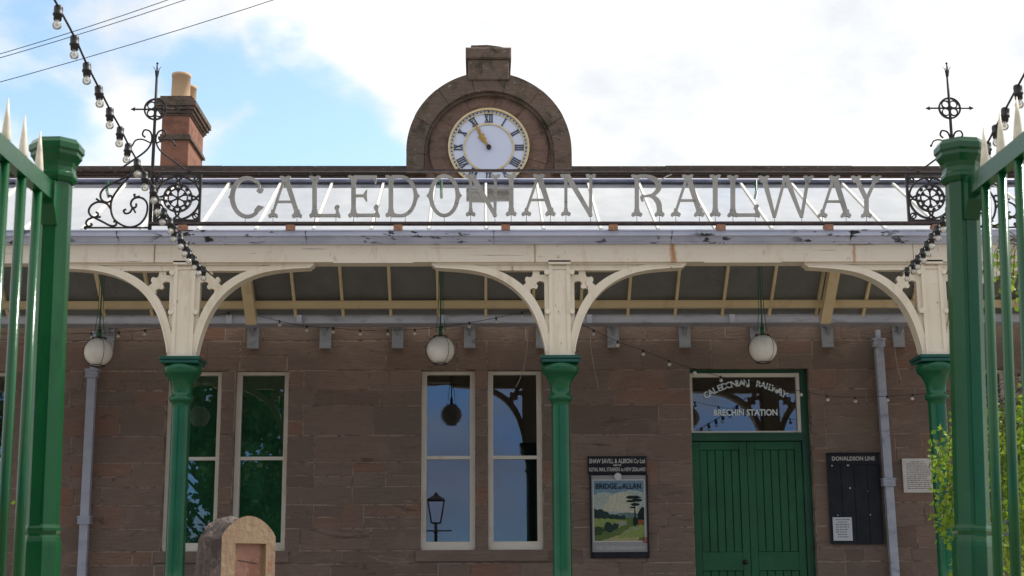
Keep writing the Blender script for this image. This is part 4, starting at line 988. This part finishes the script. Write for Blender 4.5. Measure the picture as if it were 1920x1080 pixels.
# header board + poster
r, p = rootW('header_board', 'black board with white shipping line lettering directly above the landscape poster', 'sign', 1157, 888)
def at(o, r): o.location = o.location - r.location; return o
hx0, hx1, hz0, hz1 = UX(1102, 870, -.05), UX(1212, 870, -.05), UZ(888.5, -.05, 1157), UZ(856, -.05, 1157)
b = MB(); b.cbox(hx0, hx1, -.055, -.021, hz0, hz1, .004); b.box(hx0 - .003, hx1 + .003, -.062, -.02, hz1 - .012, hz1 + .004); at(b.build('board', 'board_black', r), r)
hc = (hx0 + hx1) / 2; hw = hx1 - hx0
at(text_mesh('lettering', 'SHAW SAVILL & ALBION Co Ltd', .082, (hc, -.0565, hz1 - .062), 'letter_white', r, hw * .95, bold=.0014), r)
at(text_mesh('lettering', 'AND THE', .03, (hc, -.0565, hz1 - .115), 'letter_white', r, hw * .14, bold=.001), r)
at(text_mesh('lettering', 'ROYAL MAIL STEAMERS to NEW ZEALAND', .070, (hc, -.0565, hz0 + .055), 'letter_white', r, hw * .96, bold=.001), r)
r, p = rootW('framed_poster', 'framed landscape travel poster with grey border hanging between the column and green door', 'poster', 1160, 1046)
fx0, fx1, fz0, fz1 = UX(1106.5, 968, -.05), UX(1216, 968, -.05), UZ(1046, -.05, 1160), UZ(889.5, -.05, 1160)
b = MB(); t = .022
b.cbox(fx0, fx0 + t, -.065, -.021, fz0, fz1, .004); b.cbox(fx1 - t, fx1, -.065, -.021, fz0, fz1, .004); b.cbox(fx0 + t, fx1 - t, -.066, -.021, fz0, fz0 + .075, .004); b.box(fx0 + t, fx1 - t, -.06, -.021, fz1 - .01, fz1)
at(b.build('frame', 'board_black', r), r)
b = MB(); ax0, ax1, az0, az1 = fx0 + t, fx1 - t, fz0 + .075, fz1 - .01; b.box(ax0, ax1, -.045, -.022, az0, az1); at(b.build('mount', 'poster_grey', r), r)
ix0, ix1, iz0_, iz1_ = UX(1112, 960, -.05), UX(1210, 960, -.05), UZ(1016, -.05, 1160), UZ(899, -.05, 1160)
b = MB(); b.box(ix0, ix1, -.0475, -.0455, iz0_, iz1_); bm_ = .013; at(b.build('white_border', 'poster_white', r), r)
names = ['sky_top', 'sky_mid', 'cloud_pale', 'hill_far', 'wood_dark', 'field_light', 'field_mid', 'field_dark', 'path_sand', 'roof_red', 'bank_grey', 'pine_dark']
b = MB(); X_ = lambda u: ix0 + bm_ + u * (ix1 - ix0 - 2 * bm_); Z_ = lambda v: iz0_ + bm_ + v * (iz1_ - iz0_ - 2 * bm_)
lay = [0]
def pp(mname, pts, wob=0.0, seed=0):
    lay[0] += 1; y = -.0478 - lay[0] * .00022; b.mi = names.index(mname); rg = random.Random(seed + 5); out = []
    n = len(pts)
    for i, (u, v) in enumerate(pts):
        out.append((u, v))
        if wob:
            u2, v2 = pts[(i + 1) % n]; L = math.hypot(u2 - u, v2 - v); k = int(L / .035)
            for j in range(1, k): t_ = j / k; out.append((u + (u2 - u) * t_ + rg.uniform(-wob, wob) * .6, v + (v2 - v) * t_ + rg.uniform(-wob, wob)))
    out = [(min(1, max(0, u)), min(1, max(0, v))) for u, v in out]
    b.prism([(X_(u), Z_(v)) for u, v in out], y, -.0465)
pp('sky_top', [(0, .6), (1, .6), (1, 1), (0, 1)]); pp('sky_mid', [(0, .40), (1, .40), (1, .80), (.7, .84), (.4, .78), (.2, .82), (0, .76)], .012, 1)
pp('cloud_pale', [(.12, .50), (.9, .46), (.85, .66), (.72, .78), (.5, .80), (.33, .74), (.25, .62)], .016, 2)
pp('hill_far', [(0, .35), (1, .35), (1, .43), (.8, .46), (.62, .47), (.45, .445), (.2, .45), (0, .47)], .006, 3)
pp('field_mid', [(0, 0), (1, 0), (1, .38), (0, .40)]); pp('field_light', [(0, .24), (.5, .22), (.7, .33), (.4, .36), (0, .37)], .008, 4)
pp('wood_dark', [(0, .38), (.12, .37), (.3, .37), (.42, .36), (.62, .35), (.62, .41), (.45, .435), (.32, .42), (.28, .47), (.16, .52), (.06, .51), (0, .54)], .016, 5)
pp('bank_grey', [(.42, .27), (.66, .26), (.62, .31), (.50, .32)], .008, 6); pp('wood_dark', [(.2, .16), (.35, .14), (.46, .2), (.5, .27), (.4, .3), (.36, .26), (.30, .31), (.22, .29)], .02, 7)
pp('field_dark', [(0, .08), (.14, .1), (.2, .2), (.1, .24), (0, .22)], .016, 8); pp('path_sand', [(.1, 0), (.85, 0), (.95, .12), (.7, .22), (.6, .12), (.35, .06)], .01, 9)
pp('field_light', [(.45, .05), (.98, .06), (1, .26), (.75, .24), (.55, .13)], .012, 10); pp('bank_grey', [(.74, .19), (.80, .235), (.88, .21), (.84, .185)]); pp('bank_grey', [(.58, .15), (.63, .185), (.70, .16)])
pp('roof_red', [(.84, .28), (.99, .27), (.99, .335), (.88, .345)], .004); pp('pine_dark', [(.86, .35), (1, .34), (1, .55), (.93, .54), (.88, .47)], .016, 11)
pp('pine_dark', [(.80, .24), (.835, .24), (.825, .5), (.81, .66), (.795, .66), (.805, .4)], .004); pp('pine_dark', [(.76, .26), (.88, .27), (.86, .38), (.79, .4)], .014, 15)
for (u, v, w_, h_, sd) in ((.78, .72, .16, .028, 12), (.86, .67, .12, .026, 13), (.73, .655, .10, .02, 14), (.82, .60, .10, .025, 16), (.77, .55, .07, .015, 17), (.88, .715, .08, .012, 18)):
    pp('pine_dark', [(u + w_ * math.cos(a) * .9, v + h_ * math.sin(a)) for a in [2 * PI * i / 10 for i in range(10)]], .01, sd)
at(b.build('picture', ['poster_' + n for n in names], r), r)
ic = (ix0 + ix1) / 2; iw = ix1 - ix0
at(text_mesh('lettering', 'BRIDGE', .098, (ix0 + iw * .26, -.0535, Z_(.90)), 'poster_ink_navy', r, iw * .41, bold=.002), r)
at(text_mesh('lettering', 'of', .05, (ix0 + iw * .515, -.0535, Z_(.88)), 'poster_ink_navy', r, iw * .07, bold=.001), r)
at(text_mesh('lettering', 'ALLAN', .098, (ix0 + iw * .75, -.0535, Z_(.90)), 'poster_ink_navy', r, iw * .37, bold=.002), r)
at(text_mesh('lettering', 'THE CALEDONIAN RAILWAY', .062, (ic + .01, -.0465, (az0 + iz0_) / 2 - .015), 'poster_white', r, iw * .93, bold=0), r)
lx, lz = ix1 - .008, iz0_ + .02
b = MB(); b.ring_xz(lx, lz, .036, .027, -.0545, -.046, 24); b.bar_xz((lx - .016, lz - .02), (lx - .016, lz + .02), .007, -.0540, -.046); b.bar_xz((lx + .003, lz - .02), (lx + .003, lz + .02), .007, -.0541, -.046)
b.bar_xz((lx + .003, lz), (lx + .019, lz + .018), .006, -.0542, -.046); b.bar_xz((lx + .003, lz), (lx + .019, lz - .018), .006, -.0543, -.046); at(b.build('emblem', 'poster_logo_red', r), r)
b = MB(); cc = U(1158.5, 893.5, -.06); b.disc_xz(cc.x, cc.z, .048, -.07, -.0665, 24); at(b.build('round_seal', 'poster_white', r), r)
# notice board
r, p = rootW('notice_board', 'tall black planked notice board with shipping line name hung right of the green door', 'notice board', 1605, 1020)
nx0, nx1, nz0, nz1 = UX(1554.5, 934, -.05), UX(1653, 934, -.05), UZ(1020, -.05, 1605), UZ(849, -.05, 1605)
b = MB(); n = 4; pw = (nx1 - nx0) / n; hb = nz1 - .155
for k in range(n): b.cbox(nx0 + k * pw + .001, nx0 + (k + 1) * pw - .001, -.045, -.021, nz0 + .005, hb, .003)
at(b.build('planks', 'board_black', r), r)
b = MB(); b.cbox(nx0, nx1, -.052, -.021, hb, nz1 - .012, .003); b.box(nx0 - .008, nx1 + .008, -.066, -.021, nz1 - .011, nz1)
b.cbox(nx0 - .004, nx0 + .016, -.058, -.046, nz0, hb, .002); b.cbox(nx1 - .016, nx1 + .004, -.058, -.046, nz0, hb, .002); b.cbox(nx0 + .016, nx1 - .016, -.058, -.046, nz0, nz0 + .022, .002); b.box(nx0 + .016, nx1 - .016, -.060, -.0525, hb + .001, hb + .012)
at(b.build('frame', 'board_black', r), r)
at(text_mesh('lettering', 'DONALDSON LINE', .074, ((nx0 + nx1) / 2, -.0535, nz1 - .078), 'letter_white', r, (nx1 - nx0) * .82, bold=.001), r)
b = MB(); rg = random.Random(3)
for (px, py, s_) in ((1560, 873, 1), (1590, 872, 1.4), (1594, 915, 1.1), (1571, 966, .8), (1632, 965, .8), (1627, 921, .5)):
    q = U(px, py, -.05); s2 = .012 * s_
    b.prism([(q.x - s2, q.z - s2 * .4), (q.x + s2 * .2, q.z - s2), (q.x + s2, q.z + s2 * .2), (q.x - s2 * .2, q.z + s2 * 1.1)], -.048, -.0455)
at(b.build('paper_scrap', 'paper', r), r)
def sheet(name, label, cat, x0, x1, y0, y1, yy, mt, rows, seed, head=None, tm='print_grey', skew=0):
    r, p = rootW(name, label, cat, (x0 + x1) / 2, y1)
    X0_, X1_, Z0_, Z1_ = UX(x0, (y0 + y1) / 2, yy), UX(x1, (y0 + y1) / 2, yy), UZ(y1, yy, x0), UZ(y0, yy, x0)
    b = MB(); b.cbox(X0_, X1_, yy - (.003 if cat != 'plaque' else .022), yy, Z0_, Z1_, .002); at(b.build('sheet' if cat != 'plaque' else 'slab', mt, r), r)
    f = yy - (.003 if cat != 'plaque' else .022)
    b = MB(); rg = random.Random(seed); H = Z1_ - Z0_; W = X1_ - X0_
    for k in range(rows):
        zc = Z1_ - H * (.10 + .84 * k / rows); hh = H / rows * .16
        x = X0_ + W * (.12 + (0 if cat == 'plaque' else rg.uniform(0, .18)) + (skew if k == 0 else 0)); xe = X1_ - W * (.10 + rg.uniform(0, .2) + (skew if k == 0 else 0))
        while x < xe:
            w_ = rg.uniform(.015, .05); b.box(x, min(x + w_, xe), f - .0012, f - .0002, zc - hh, zc + hh); x += w_ + .010
    at(b.build('printed_lines', tm, r), r)
    return r
sheet('paper_notice', 'small white printed paper pinned low on the black notice board', 'notice', 1562, 1598, 970, 1014, -.0605, 'paper', 8, 4)
sheet('wall_plaque', 'square pale plaque of engraved text fixed right of the downpipe', 'plaque', 1692, 1754, 860, 924, -.021, 'plaque_stone', 14, 9, skew=.15)

# ------------------------------------------------------------------ gate posts and gates
GYp = -18.9 + 5.5
kg = MPP(300, GYp)
def gate_post(pc, label, lean):
    c = U(pc, 640, GYp); x = c.x
    root = thing('gate_post', label, 'gate post', (x, GYp, 0), 'octagonal gate posts')
    z = lambda py: UZ(py, GYp, pc) 
    oc = 1 / math.cos(PI / 8)
    b = MB(); r = 28.5 * kg * oc
    b.lathe([(r, z(985)), (r, z(345))], 0, 0, 8, False, .5); b.build('shaft', 'gate_green', root)
    b = MB(); r2 = 33.5 * kg * oc
    b.lathe([(r2 * 1.15, .01), (r2 * 1.15, .16), (r2, .2), (r2, z(1024)), (r2 * .985, z(1016)), (r2 * .93, z(1008)), (r2 * .885, z(1004)), (r2 * .90, z(1001)), (r2 * .96, z(996)), (r2 * .96, z(991)), (r2 * .90, z(986)), (r2 * .88, z(984))], 0, 0, 8, False, .5); b.build('plinth', 'gate_green', root)
    b = MB(); s_ = kg * oc
    b.lathe([(32 * s_, z(345)), (34 * s_, z(341)), (36 * s_, z(336)), (36 * s_, z(330)), (33.5 * s_, z(326)), (33 * s_, z(318)), (35 * s_, z(309)), (40 * s_, z(301)), (43 * s_, z(297)), (43 * s_, z(291)), (46.5 * s_, z(287)), (46.5 * s_, z(277)), (42 * s_, z(271)), (40 * s_, z(267.5)), (.01, z(262))], 0, 0, 8, False, .5)
    b.build('cap', 'gate_green', root)
    root.rotation_euler.y = math.radians(lean); root.location.x = x - math.tan(math.radians(lean)) * 1.8
    return root, x
pl, xl = gate_post(91.5, 'green octagonal iron gate post in front of the left scrollwork and downpipe', -.95)
pr, xr = gate_post(1812.5, 'green octagonal iron gate post standing in front of the yellow leaves', 2.3)
def ray_to_x(px, py, X):
    d = Rwc.transposed() @ Vector((px - 960, 540 - py, -F)); t = (X - CAM.x) / d.x; return CAM + d * t
def gate(px_h, tips, label, lean):
    hp = U(px_h, 385, GYp - .02); xg = hp.x
    P3 = [ray_to_x(px, py, xg) for px, py in tips]
    step = (P3[0].y - P3[-1].y) / (len(P3) - 1); y0_ = P3[0].y; ztip = sum(p.z for p in P3) / len(P3)
    root = thing('iron_gate', label, 'gate', (xg, GYp - .05, .08), 'open green iron gates')
    def g(o): o.location = -Vector((xg, GYp - .05, .08)); return o
    z1 = ztip - .165; z0 = z1 - .072
    ya, yb = GYp - .02, y0_ - step * 8.6
    b = MB(); b.prismx([(ya - .10, z0), (yb, z0), (yb, z1), (ya - .06, z1)], xg - .02, xg + .02)
    b.prismx([(ya - .101, z1 + .002), (ya - .0, z1 + .002), (ya + .0, z0 - .085), (ya - .05, z0 - .09), (ya - .075, z0 - .05), (ya - .101, z0 - .02)], xg - .030, xg + .030)
    g(b.build('top_rail', 'gate_green', root))
    b = MB(); b.box(xg - .02, xg + .02, yb, ya - .06, .25, .32); g(b.build('bottom_rail', 'gate_green', root))
    for i in range(9):
        y = y0_ - step * i
        b = MB(); b.tube([(xg, y, .10), (xg, y, z0)], .0185, 12); bar = g(b.build('bar', 'gate_green', root))
        b = MB(); bt = .017
        b.lathe([(bt, z1), (bt * 1.08, z1 + .012), (bt * .86, z1 + .05), (bt * .62, z1 + .09), (.002, ztip)], xg, y, 10); SUB(b.build('spike_tip', 'cream_tip', bar))
    b = MB(); b.box(xg - .02, xg + .02, ya - .045, ya - .012, .12, z0 - .091); g(b.build('hinge_stile', 'gate_green', root))
    root.rotation_euler.y = math.radians(lean); root.location.x = xg - math.tan(math.radians(lean)) * 2.3
    0 and print('GATE', xg, step, ztip, [tuple(round(v, 3) for v in p) for p in P3])
gate(101, ((77, 250), (48, 215), (17, 180)), 'green iron gate with cream spikes standing open at the left edge', -.6)
gate(1814, ((1840, 240), (1870, 208), (1901, 178)), 'green iron gate with cream spikes standing open at the right edge', 2.3)

# ------------------------------------------------------------------ string lights
def bulbs_string(name, label, pts3, extra, r_c=.007, sock=(.027, .08), bulb=.028, bm='bulb_glass', gname=None, start_cap=None, hang=Vector((0, 0, -1))):
    """pts3: cable points where the sockets hang; extra: cable end points (list before, list after)"""
    base = pts3[0]
    root = thing(name, label, 'string lights', base, gname)
    P_ = [p - base for p in (extra[0] + pts3 + extra[1])]
    b = MB(); b.tube(catmull(P_, 3), r_c, 6); b.build('cable', 'rubber', root)
    b = MB(); r, h = sock
    b.lathe([(r * .6, .012), (r * .95, .005), (r, -.01), (r * .95, -h * .45), (r * 1.12, -h * .5), (r * 1.12, -h * .62), (r * .9, -h * .66), (r * .85, -h), (r * .5, -h)], 0, 0, 12); s0 = b.build('socket', 'rubber', root)
    b = MB(); R = bulb
    b.lathe([(r * .6, -h - .0005), (r * .62, -h - .012), (R * .85, -h - R * .55), (R, -h - R * 1.05), (R * .93, -h - R * 1.5), (R * .6, -h - R * 1.9), (.002, -h - R * 2.02)], 0, 0, 12); b0 = b.build('bulb', bm, s0)
    b = MB(); b.tube([(0, 0, -h - .001), (0, 0, -h - R * .7)], r * .22, 6); b.sphere((0, 0, -h - R * .9), r * .4, 6, 5); f0 = b.build('stem', 'cream_tip', s0)
    for i, p in enumerate(pts3):
        if i == 0: s = s0
        else:
            s = s0.copy(); C.objects.link(s); s.parent = root
            for cc_ in (b0, f0): q = cc_.copy(); C.objects.link(q); q.parent = s
        s.location = p - base; s.rotation_euler = (random.uniform(-.12, .12), random.uniform(-.12, .12), 0)
    return root
def UD(px, py, d): return U(px, py, CAM.y + d)
Lpx = [(381, 516), (371, 507), (364, 497), (355, 486), (347, 473), (338, 460), (328, 446), (319, 432), (308, 415), (296, 396), (286, 374), (271, 350), (257, 327), (241, 299), (226, 269), (206, 234), (185, 194), (163, 152), (140, 102), (110, 47), (79, -12)]
# depth along the run from the lateral angle (the run is straight in plan)
def dep(px, a, bb): return a / ((px - 905) / F - bb)
pts = [UD(x, y - 14 * (1 + i / 14), 14.1 - .327 * i) for i, (x, y) in enumerate(Lpx)]
end = U(404, 522, -4.25); d20 = pts[-1] - pts[-2]
bulbs_string('string_lights', 'black cable of clear bulbs sweeping down from top left to the left column bracket', pts, ([end], [pts[-1] + d20 * .9 + Vector((0, 0, .05)), pts[-1] + d20 * 2.4 + Vector((0, 0, .3))]), gname='festoon lights over the forecourt')
Rpx = [(1701, 515), (1712, 503), (1721, 494), (1730, 482), (1738, 469), (1747, 456), (1757, 442), (1768, 426), (1778, 409), (1790, 390), (1803, 368), (1818, 343), (1834, 316), (1851, 292), (1867, 262), (1885, 230), (1908, 188), (1930, 148)]
pts = [UD(x, y - 12 * (1 + i / 14), 14.1 - .37 * i) for i, (x, y) in enumerate(Rpx)]
end = U(1684, 514, -4.25); d20 = pts[-1] - pts[-2]
bulbs_string('string_lights', 'black cable of clear bulbs rising from the right column bracket behind the right gate post', pts, ([end], [pts[-1] + d20 * 1.2, pts[-1] + d20 * 2.6 + Vector((0, 0, .2))]), gname='festoon lights over the forecourt')
Wpx = [(20, 633), (70, 634), (122, 632), (172, 631), (223, 629), (272, 625), (322, 618), (375, 606), (428, 592)]
YW = -.95
def WS(L, lbl, e0, e1):
    pts = [U(x, y - 6, YW) for x, y in L]
    bulbs_string('string_lights', lbl, pts, ([U(*e0, YW)], [U(*e1, YW)]), r_c=.0035, sock=(.012, .025), bulb=.023, bm='globe_white', gname='small bulb strings under the canopy')
WS(Wpx, 'thin string of small round bulbs under the canopy, left of the left column', (-30, 620), (450, 585))
WS([(475, 596), (524, 608), (575, 618), (625, 621), (675, 625), (727, 625), (778, 624), (829, 619), (880, 611), (930, 602), (979, 592)], 'thin string of small round bulbs under the canopy between the left and middle columns', (455, 588), (1000, 580))
WS([(1113, 625), (1158, 646), (1206, 663), (1254, 682), (1302, 698), (1351, 712), (1401, 722), (1455, 732), (1502, 739), (1551, 748), (1603, 751), (1663, 749), (1711, 746), (1760, 741), (1810, 735), (1862, 722), (1911, 708)], 'thin string of small round bulbs drooping across the green door lintel', (1085, 606), (1950, 690))

# loose wires on the wall
for L, lbl in (([(990, 606), (989, 640), (984, 680), (976, 708), (967, 726)], 'thin pale wire dangling above the right sash with blue reflections'), ([(1107, 604), (1107, 640), (1112, 680), (1121, 722), (1123, 729)], 'thin pale wire dangling between middle column and lamp over the door'), ([(1676, 636), (1679, 665), (1685, 695), (1690, 714)], 'short pale wire dangling right of the right downpipe')):
    P_ = [U(x, y, -.6) for x, y in L]; b = MB(); b.tube(catmull([p - P_[-1] for p in P_], 4), .0045, 5); o = b.build('dangling_wire', 'pale_wire'); o.location = P_[-1]; tag(o, lbl, 'wire', 'dangling wires')

# overhead service lines
for (a, c_, lbl) in (((-60, 172), (560, -14), 'lowest of the three overhead wires crossing the sky at top left'), ((-60, 127), (420, -24), 'middle of the three overhead wires crossing the sky at top left'), ((-60, 120), (380, -22), 'uppermost of the three overhead wires crossing the sky at top left')):
    p, q = U(a[0], a[1], 9.0), U(c_[0], c_[1], 9.0); v = q - p; p2 = p - v * 1.5; q2 = q + v * 1.5
    n = 24; P_ = [p2.lerp(q2, i / n) - Vector((0, 0, .9 * (1 - (2 * i / n - 1) ** 2) - .9 * (1 - .04))) for i in range(n + 1)]
    b = MB(); b.tube([x - P_[0] for x in P_], .008, 6); o = b.build('overhead_wire', 'wire_black'); o.location = P_[0]; tag(o, lbl, 'wire', 'overhead wires')

# ------------------------------------------------------------------ standing stone in the forecourt
sY = -18.9 + 9.0; ks_ = 9.0 / F
st = thing('standing_stone', 'round topped carved red sandstone block below the windows with green blinds', 'stone marker', U(440, 1080, sY))
sb = U(441, 1080, sY); st.location = (sb.x, sY, 0)
def stone():
    hw, top = .192, UZ(969, sY, 440); R_ = .235; zsp = top - .125
    arc_ = []
    for i in range(25):
        t = -1 + 2 * i / 24; arc_.append((t * hw, zsp + .125 * math.cos(t * PI / 2) ** .75))
    out = [(-hw, 0)] + [(-hw, z_ * zsp / 10) for z_ in range(1, 10)] + arc_ + [(hw, z_ * zsp / 10) for z_ in range(9, 0, -1)] + [(hw, 0)]
    b = MB(); D = .285; ny = 14; rings = []
    for j in range(ny + 1):
        y = -D / 2 + D * j / ny; ring = []
        k = 0 if j == 0 else 1
        for (x, z_) in out:
            nn = mnoise.noise(Vector((x * 8, y * 8, z_ * 8))) * .030 + mnoise.noise(Vector((x * 22, y * 30, z_ * 22 + 5))) * .016 + mnoise.noise(Vector((x * 60, y * 60, z_ * 60))) * .006
            nn = (nn - .008) * k; r_ = math.hypot(x, z_ - zsp * .6) or 1
            ring.append(b.bm.verts.new((x + nn * (1 if x > 0 else -1) * (1 if z_ < zsp + .06 else .4), y, z_ + (nn if z_ > zsp - .02 else 0))))
        rings.append(ring)
    for j in range(ny):
        for i in range(len(out) - 1): b._f([rings[j][i], rings[j][i + 1], rings[j + 1][i + 1], rings[j + 1][i]])
    b._f(rings[-1]); b.mi = 1
    px0, px1, pz = -.095, .125, top - .165
    iv = []
    for (x, z_) in out:
        xx = px0 if x < px0 else (px1 if x > px1 else x); iv.append(b.bm.verts.new((xx, -D / 2, max(.2, min(pz, z_ - .02)))))
    bv = [b.bm.verts.new((v.co.x, -D / 2 + .045, v.co.z)) for v in iv]
    of = rings[0]
    for i in range(len(of) - 1):
        b._f([of[i], of[i + 1], iv[i + 1], iv[i]]); b._f([iv[i], iv[i + 1], bv[i + 1], bv[i]])
    b.mi = 2; b._f(bv)
    bmesh.ops.remove_doubles(b.bm, verts=b.bm.verts, dist=.0004)
    b.build('stone_body', ['monument_side', 'monument_face', 'monument_panel'], st)
    b = MB()
    for k in range(16): b.box(px0 + .05 + k * .0085, px0 + .0545 + k * .0085, -D / 2 + .041, -D / 2 + .0445, pz - .105 - k * .0012, pz - .099 - k * .0012)
    b.build('carved_line', 'wire_black', st)
    b = MB(); b.prism([(.157 + .012 * math.cos(a), pz - .135 + .045 * math.sin(a)) for a in [2 * PI * i / 16 for i in range(16)]], -D / 2 - .001, -D / 2 + .002); b.build('iron_loop', 'rust_block', st)
    st.rotation_euler = (0, 0, math.radians(42))
stone()

# ------------------------------------------------------------------ trees
def leafy(mb, p, size, rg, down=.3):
    """one small leaf, a folded kite"""
    d = Vector((rg.uniform(-1, 1), rg.uniform(-1, 1), rg.uniform(-1, .4) - down)).normalized(); u = d.orthogonal().normalized(); u.rotate(Matrix.Rotation(rg.uniform(0, 6.28), 3, d)); n = d.cross(u)
    t = rg.random(); tone = (t, t, t, 1)
    a = mb.bm.verts.new(p); b_ = mb.bm.verts.new(p + d * size * .45 + u * size * .38 + n * size * .05); c_ = mb.bm.verts.new(p + d * size); e = mb.bm.verts.new(p + d * size * .45 - u * size * .38 + n * size * .05)
    mb._f([a, b_, c_, e], tone)
def weeping(name, label, trunk_xy, strands, seed, top_z):
    rg = random.Random(seed)
    root = thing(name, label, 'tree', (trunk_xy[0], trunk_xy[1], 0), None)
    base = Vector((trunk_xy[0], trunk_xy[1], 0)); top = base + Vector((-.1, 0, top_z))
    b = MB(); tk = catmull([base, base + Vector((.05, .03, top_z * .4)), base + Vector((-.05, 0, top_z * .75)), top], 4)
    b.tube([p - base for p in tk], .05, 8, taper=lambda t: .055 - .03 * t)
    lf = MB()
    for (tp, bt, dens) in strands:
        mid = (tp + bt) / 2 + Vector((rg.uniform(-.04, .04), rg.uniform(-.1, .1), 0))
        start = Vector((top.x, top.y, min(top.z, tp.z + .12)))
        path = catmull([start - base, (start * .4 + tp * .6 + Vector((0, 0, .06))) - base, tp - base, mid - base, bt - base], 6)
        b.tube(path, .006, 5, taper=lambda t: .004 - .003 * t)
        L = (bt - tp).length; n = int(dens * L)
        for i in range(n):
            t = rg.random(); p = tp.lerp(mid, t * 2) if t < .5 else mid.lerp(bt, t * 2 - 1)
            off = Vector((rg.gauss(0, .035), rg.gauss(0, .06), rg.gauss(0, .03))) * (1.25 - t * .7)
            leafy(lf, p + off - base, rg.uniform(.030, .050), rg)
    b.build('trunk', 'bark', root); lf.build('crown', 'birch_leaf', root, recalc=False)
rg = random.Random(5)
str_ = []
def S_(x0, y0, x1, y1, d, dens=85): str_.append((UD(x0, y0, d), UD(x1, y1, d - .05), dens))
for i in range(26):
    x = rg.uniform(1765, 1870); y0 = 790 + rg.uniform(-10, 50) + (1790 - x) * .35 * (x < 1800); S_(x, y0, x - rg.uniform(-5, 22), y0 + rg.uniform(60, 190), rg.uniform(8.6, 9.6), 75)
for i in range(60):
    x = rg.uniform(1800, 1990); y0 = 790 + rg.uniform(-35, 60) - (x - 1800) * .22; S_(x, y0, x - rg.uniform(-5, 25), y0 + rg.uniform(150, 420), rg.uniform(8.6, 9.8), 80)
for i in range(6): x = rg.uniform(1750, 1775); S_(x + 15, 850 + rg.uniform(0, 80), x, 950 + rg.uniform(0, 125), 9.0, 48)
for i in range(4): S_(rg.uniform(1865, 1890), 755 + rg.uniform(0, 20), rg.uniform(1860, 1885), 800 + rg.uniform(0, 40), 9.2, 70)
for i in range(9): x = rg.uniform(1860, 1950); y0 = rg.uniform(440, 480); S_(x, y0, x - rg.uniform(-4, 8), y0 + rg.uniform(50, 115), 9.1, 55)
weeping('weeping_birch', 'young weeping birch with yellow green leaves behind the right gate', (UD(1990, 900, 9.3).x, -9.6), str_, 5, UD(1990, 470, 9.3).z)
str_ = []
for i in range(9): x = rg.uniform(-30, 14); y0 = rg.uniform(880, 960); S_(x, y0, x - rg.uniform(-8, 8), y0 + rg.uniform(60, 120), 9.1, 30)
weeping('weeping_birch', 'sprigs of yellow leaves on a slender tree at the far left edge', (UD(-60, 900, 9.3).x, -9.7), str_, 6, UD(-60, 860, 9.3).z)
# trees across the road behind the viewer (mirrored in the panes)
def big_tree(x, y, H, R, seed, label, nleaf=9000):
    rg = random.Random(seed); root = thing('broadleaf_tree', label, 'tree', (x, y, 0), 'trees across the road')
    b = MB(); b.tube(catmull([(0, 0, 0), (.1, 0, H * .3), (0, .1, H * .6), (0, 0, H * .9)], 4), .2, 10, taper=lambda t: .26 - .2 * t)
    cl = []
    for i in range(60):
        a = rg.uniform(0, 6.28); hh = rg.uniform(.12, 1.0); rr = R * math.sqrt(max(.25, 1 - ((hh - .55) / .5) ** 2)) * rg.uniform(.35, .95)
        c_ = Vector((math.cos(a) * rr, math.sin(a) * rr, hh * H)); cl.append((c_, rg.uniform(.5, 1.0) * R * .34)); b.tube([Vector((0, 0, H * min(.85, hh * .7))), c_ * .6 + Vector((0, 0, H * hh * .35)), c_], .04, 5, taper=lambda t: .07 - .05 * t)
    lf = MB()
    for i in range(nleaf):
        c_, r_ = rg.choice(cl); d = Vector((rg.gauss(0, 1), rg.gauss(0, 1), rg.gauss(0, .8))).normalized() * r_ * rg.random() ** .4; leafy(lf, c_ + d, rg.uniform(.20, .36), rg, 0)
    b.build('trunk', 'bark', root); lf.build('crown', 'tree_leaf', root, recalc=False)
big_tree(-10.4, -37, 14.0, 4.4, 1, 'tall leafy tree behind the viewer, mirrored in the green blind windows', 30000); big_tree(-17.5, -39, 9.0, 3.6, 2, 'lower leafy tree behind the viewer beside the tall one', 12000); big_tree(-8.6, -35.5, 5.6, 2.6, 4, 'low bushy tree behind the viewer, in front of the tall one', 14000); big_tree(9.5, -52, 6.0, 3.4, 3, 'round leafy tree behind the viewer, to the right', 7000)
# street lantern behind the viewer, mirrored in the pane
def lantern():
    V = 18.9 + 22.5; s_ = V / F
    x = (818 - 905) / F * V; y = -22.5; zb_ = CAM.z + (1091 + 56 - 1008) * s_; zt_ = CAM.z + (1091 + 56 - 954) * s_
    r = thing('street_lantern', 'old fashioned four sided street lantern on a post, mirrored in a sash pane', 'street lamp', (x, y, 0))
    b = MB(); b.lathe([(.12, 0), (.12, .3), (.06, .4), (.045, zb_ - .3), (.07, zb_ - .28), (.04, zb_ - .2), (.05, zb_)], 0, 0, 12); b.tube([(-.45, 0, zb_ - .22), (.45, 0, zb_ - .22)], .02, 8); b.build('post', 'black_iron', r)
    b = MB(); w0, w1 = .13, .24
    for sx in (-1, 1):
        for sy in (-1, 1): b.tube([(sx * w0, sy * w0, zb_), (sx * w1, sy * w1, zt_ - .18)], .018, 6)
    for w_, z_ in ((w0, zb_), (w1, zt_ - .18)): b.tube([(-w_, -w_, z_), (w_, -w_, z_), (w_, w_, z_), (-w_, w_, z_), (-w_, -w_, z_)], .02, 6)
    b.lathe([(w1 * 1.5, zt_ - .17), (.08, zt_ - .03), (.07, zt_ + .02), (.01, zt_ + .05)], 0, 0, 4, False, .5); b.build('lantern_frame', 'black_iron', r)
lantern()
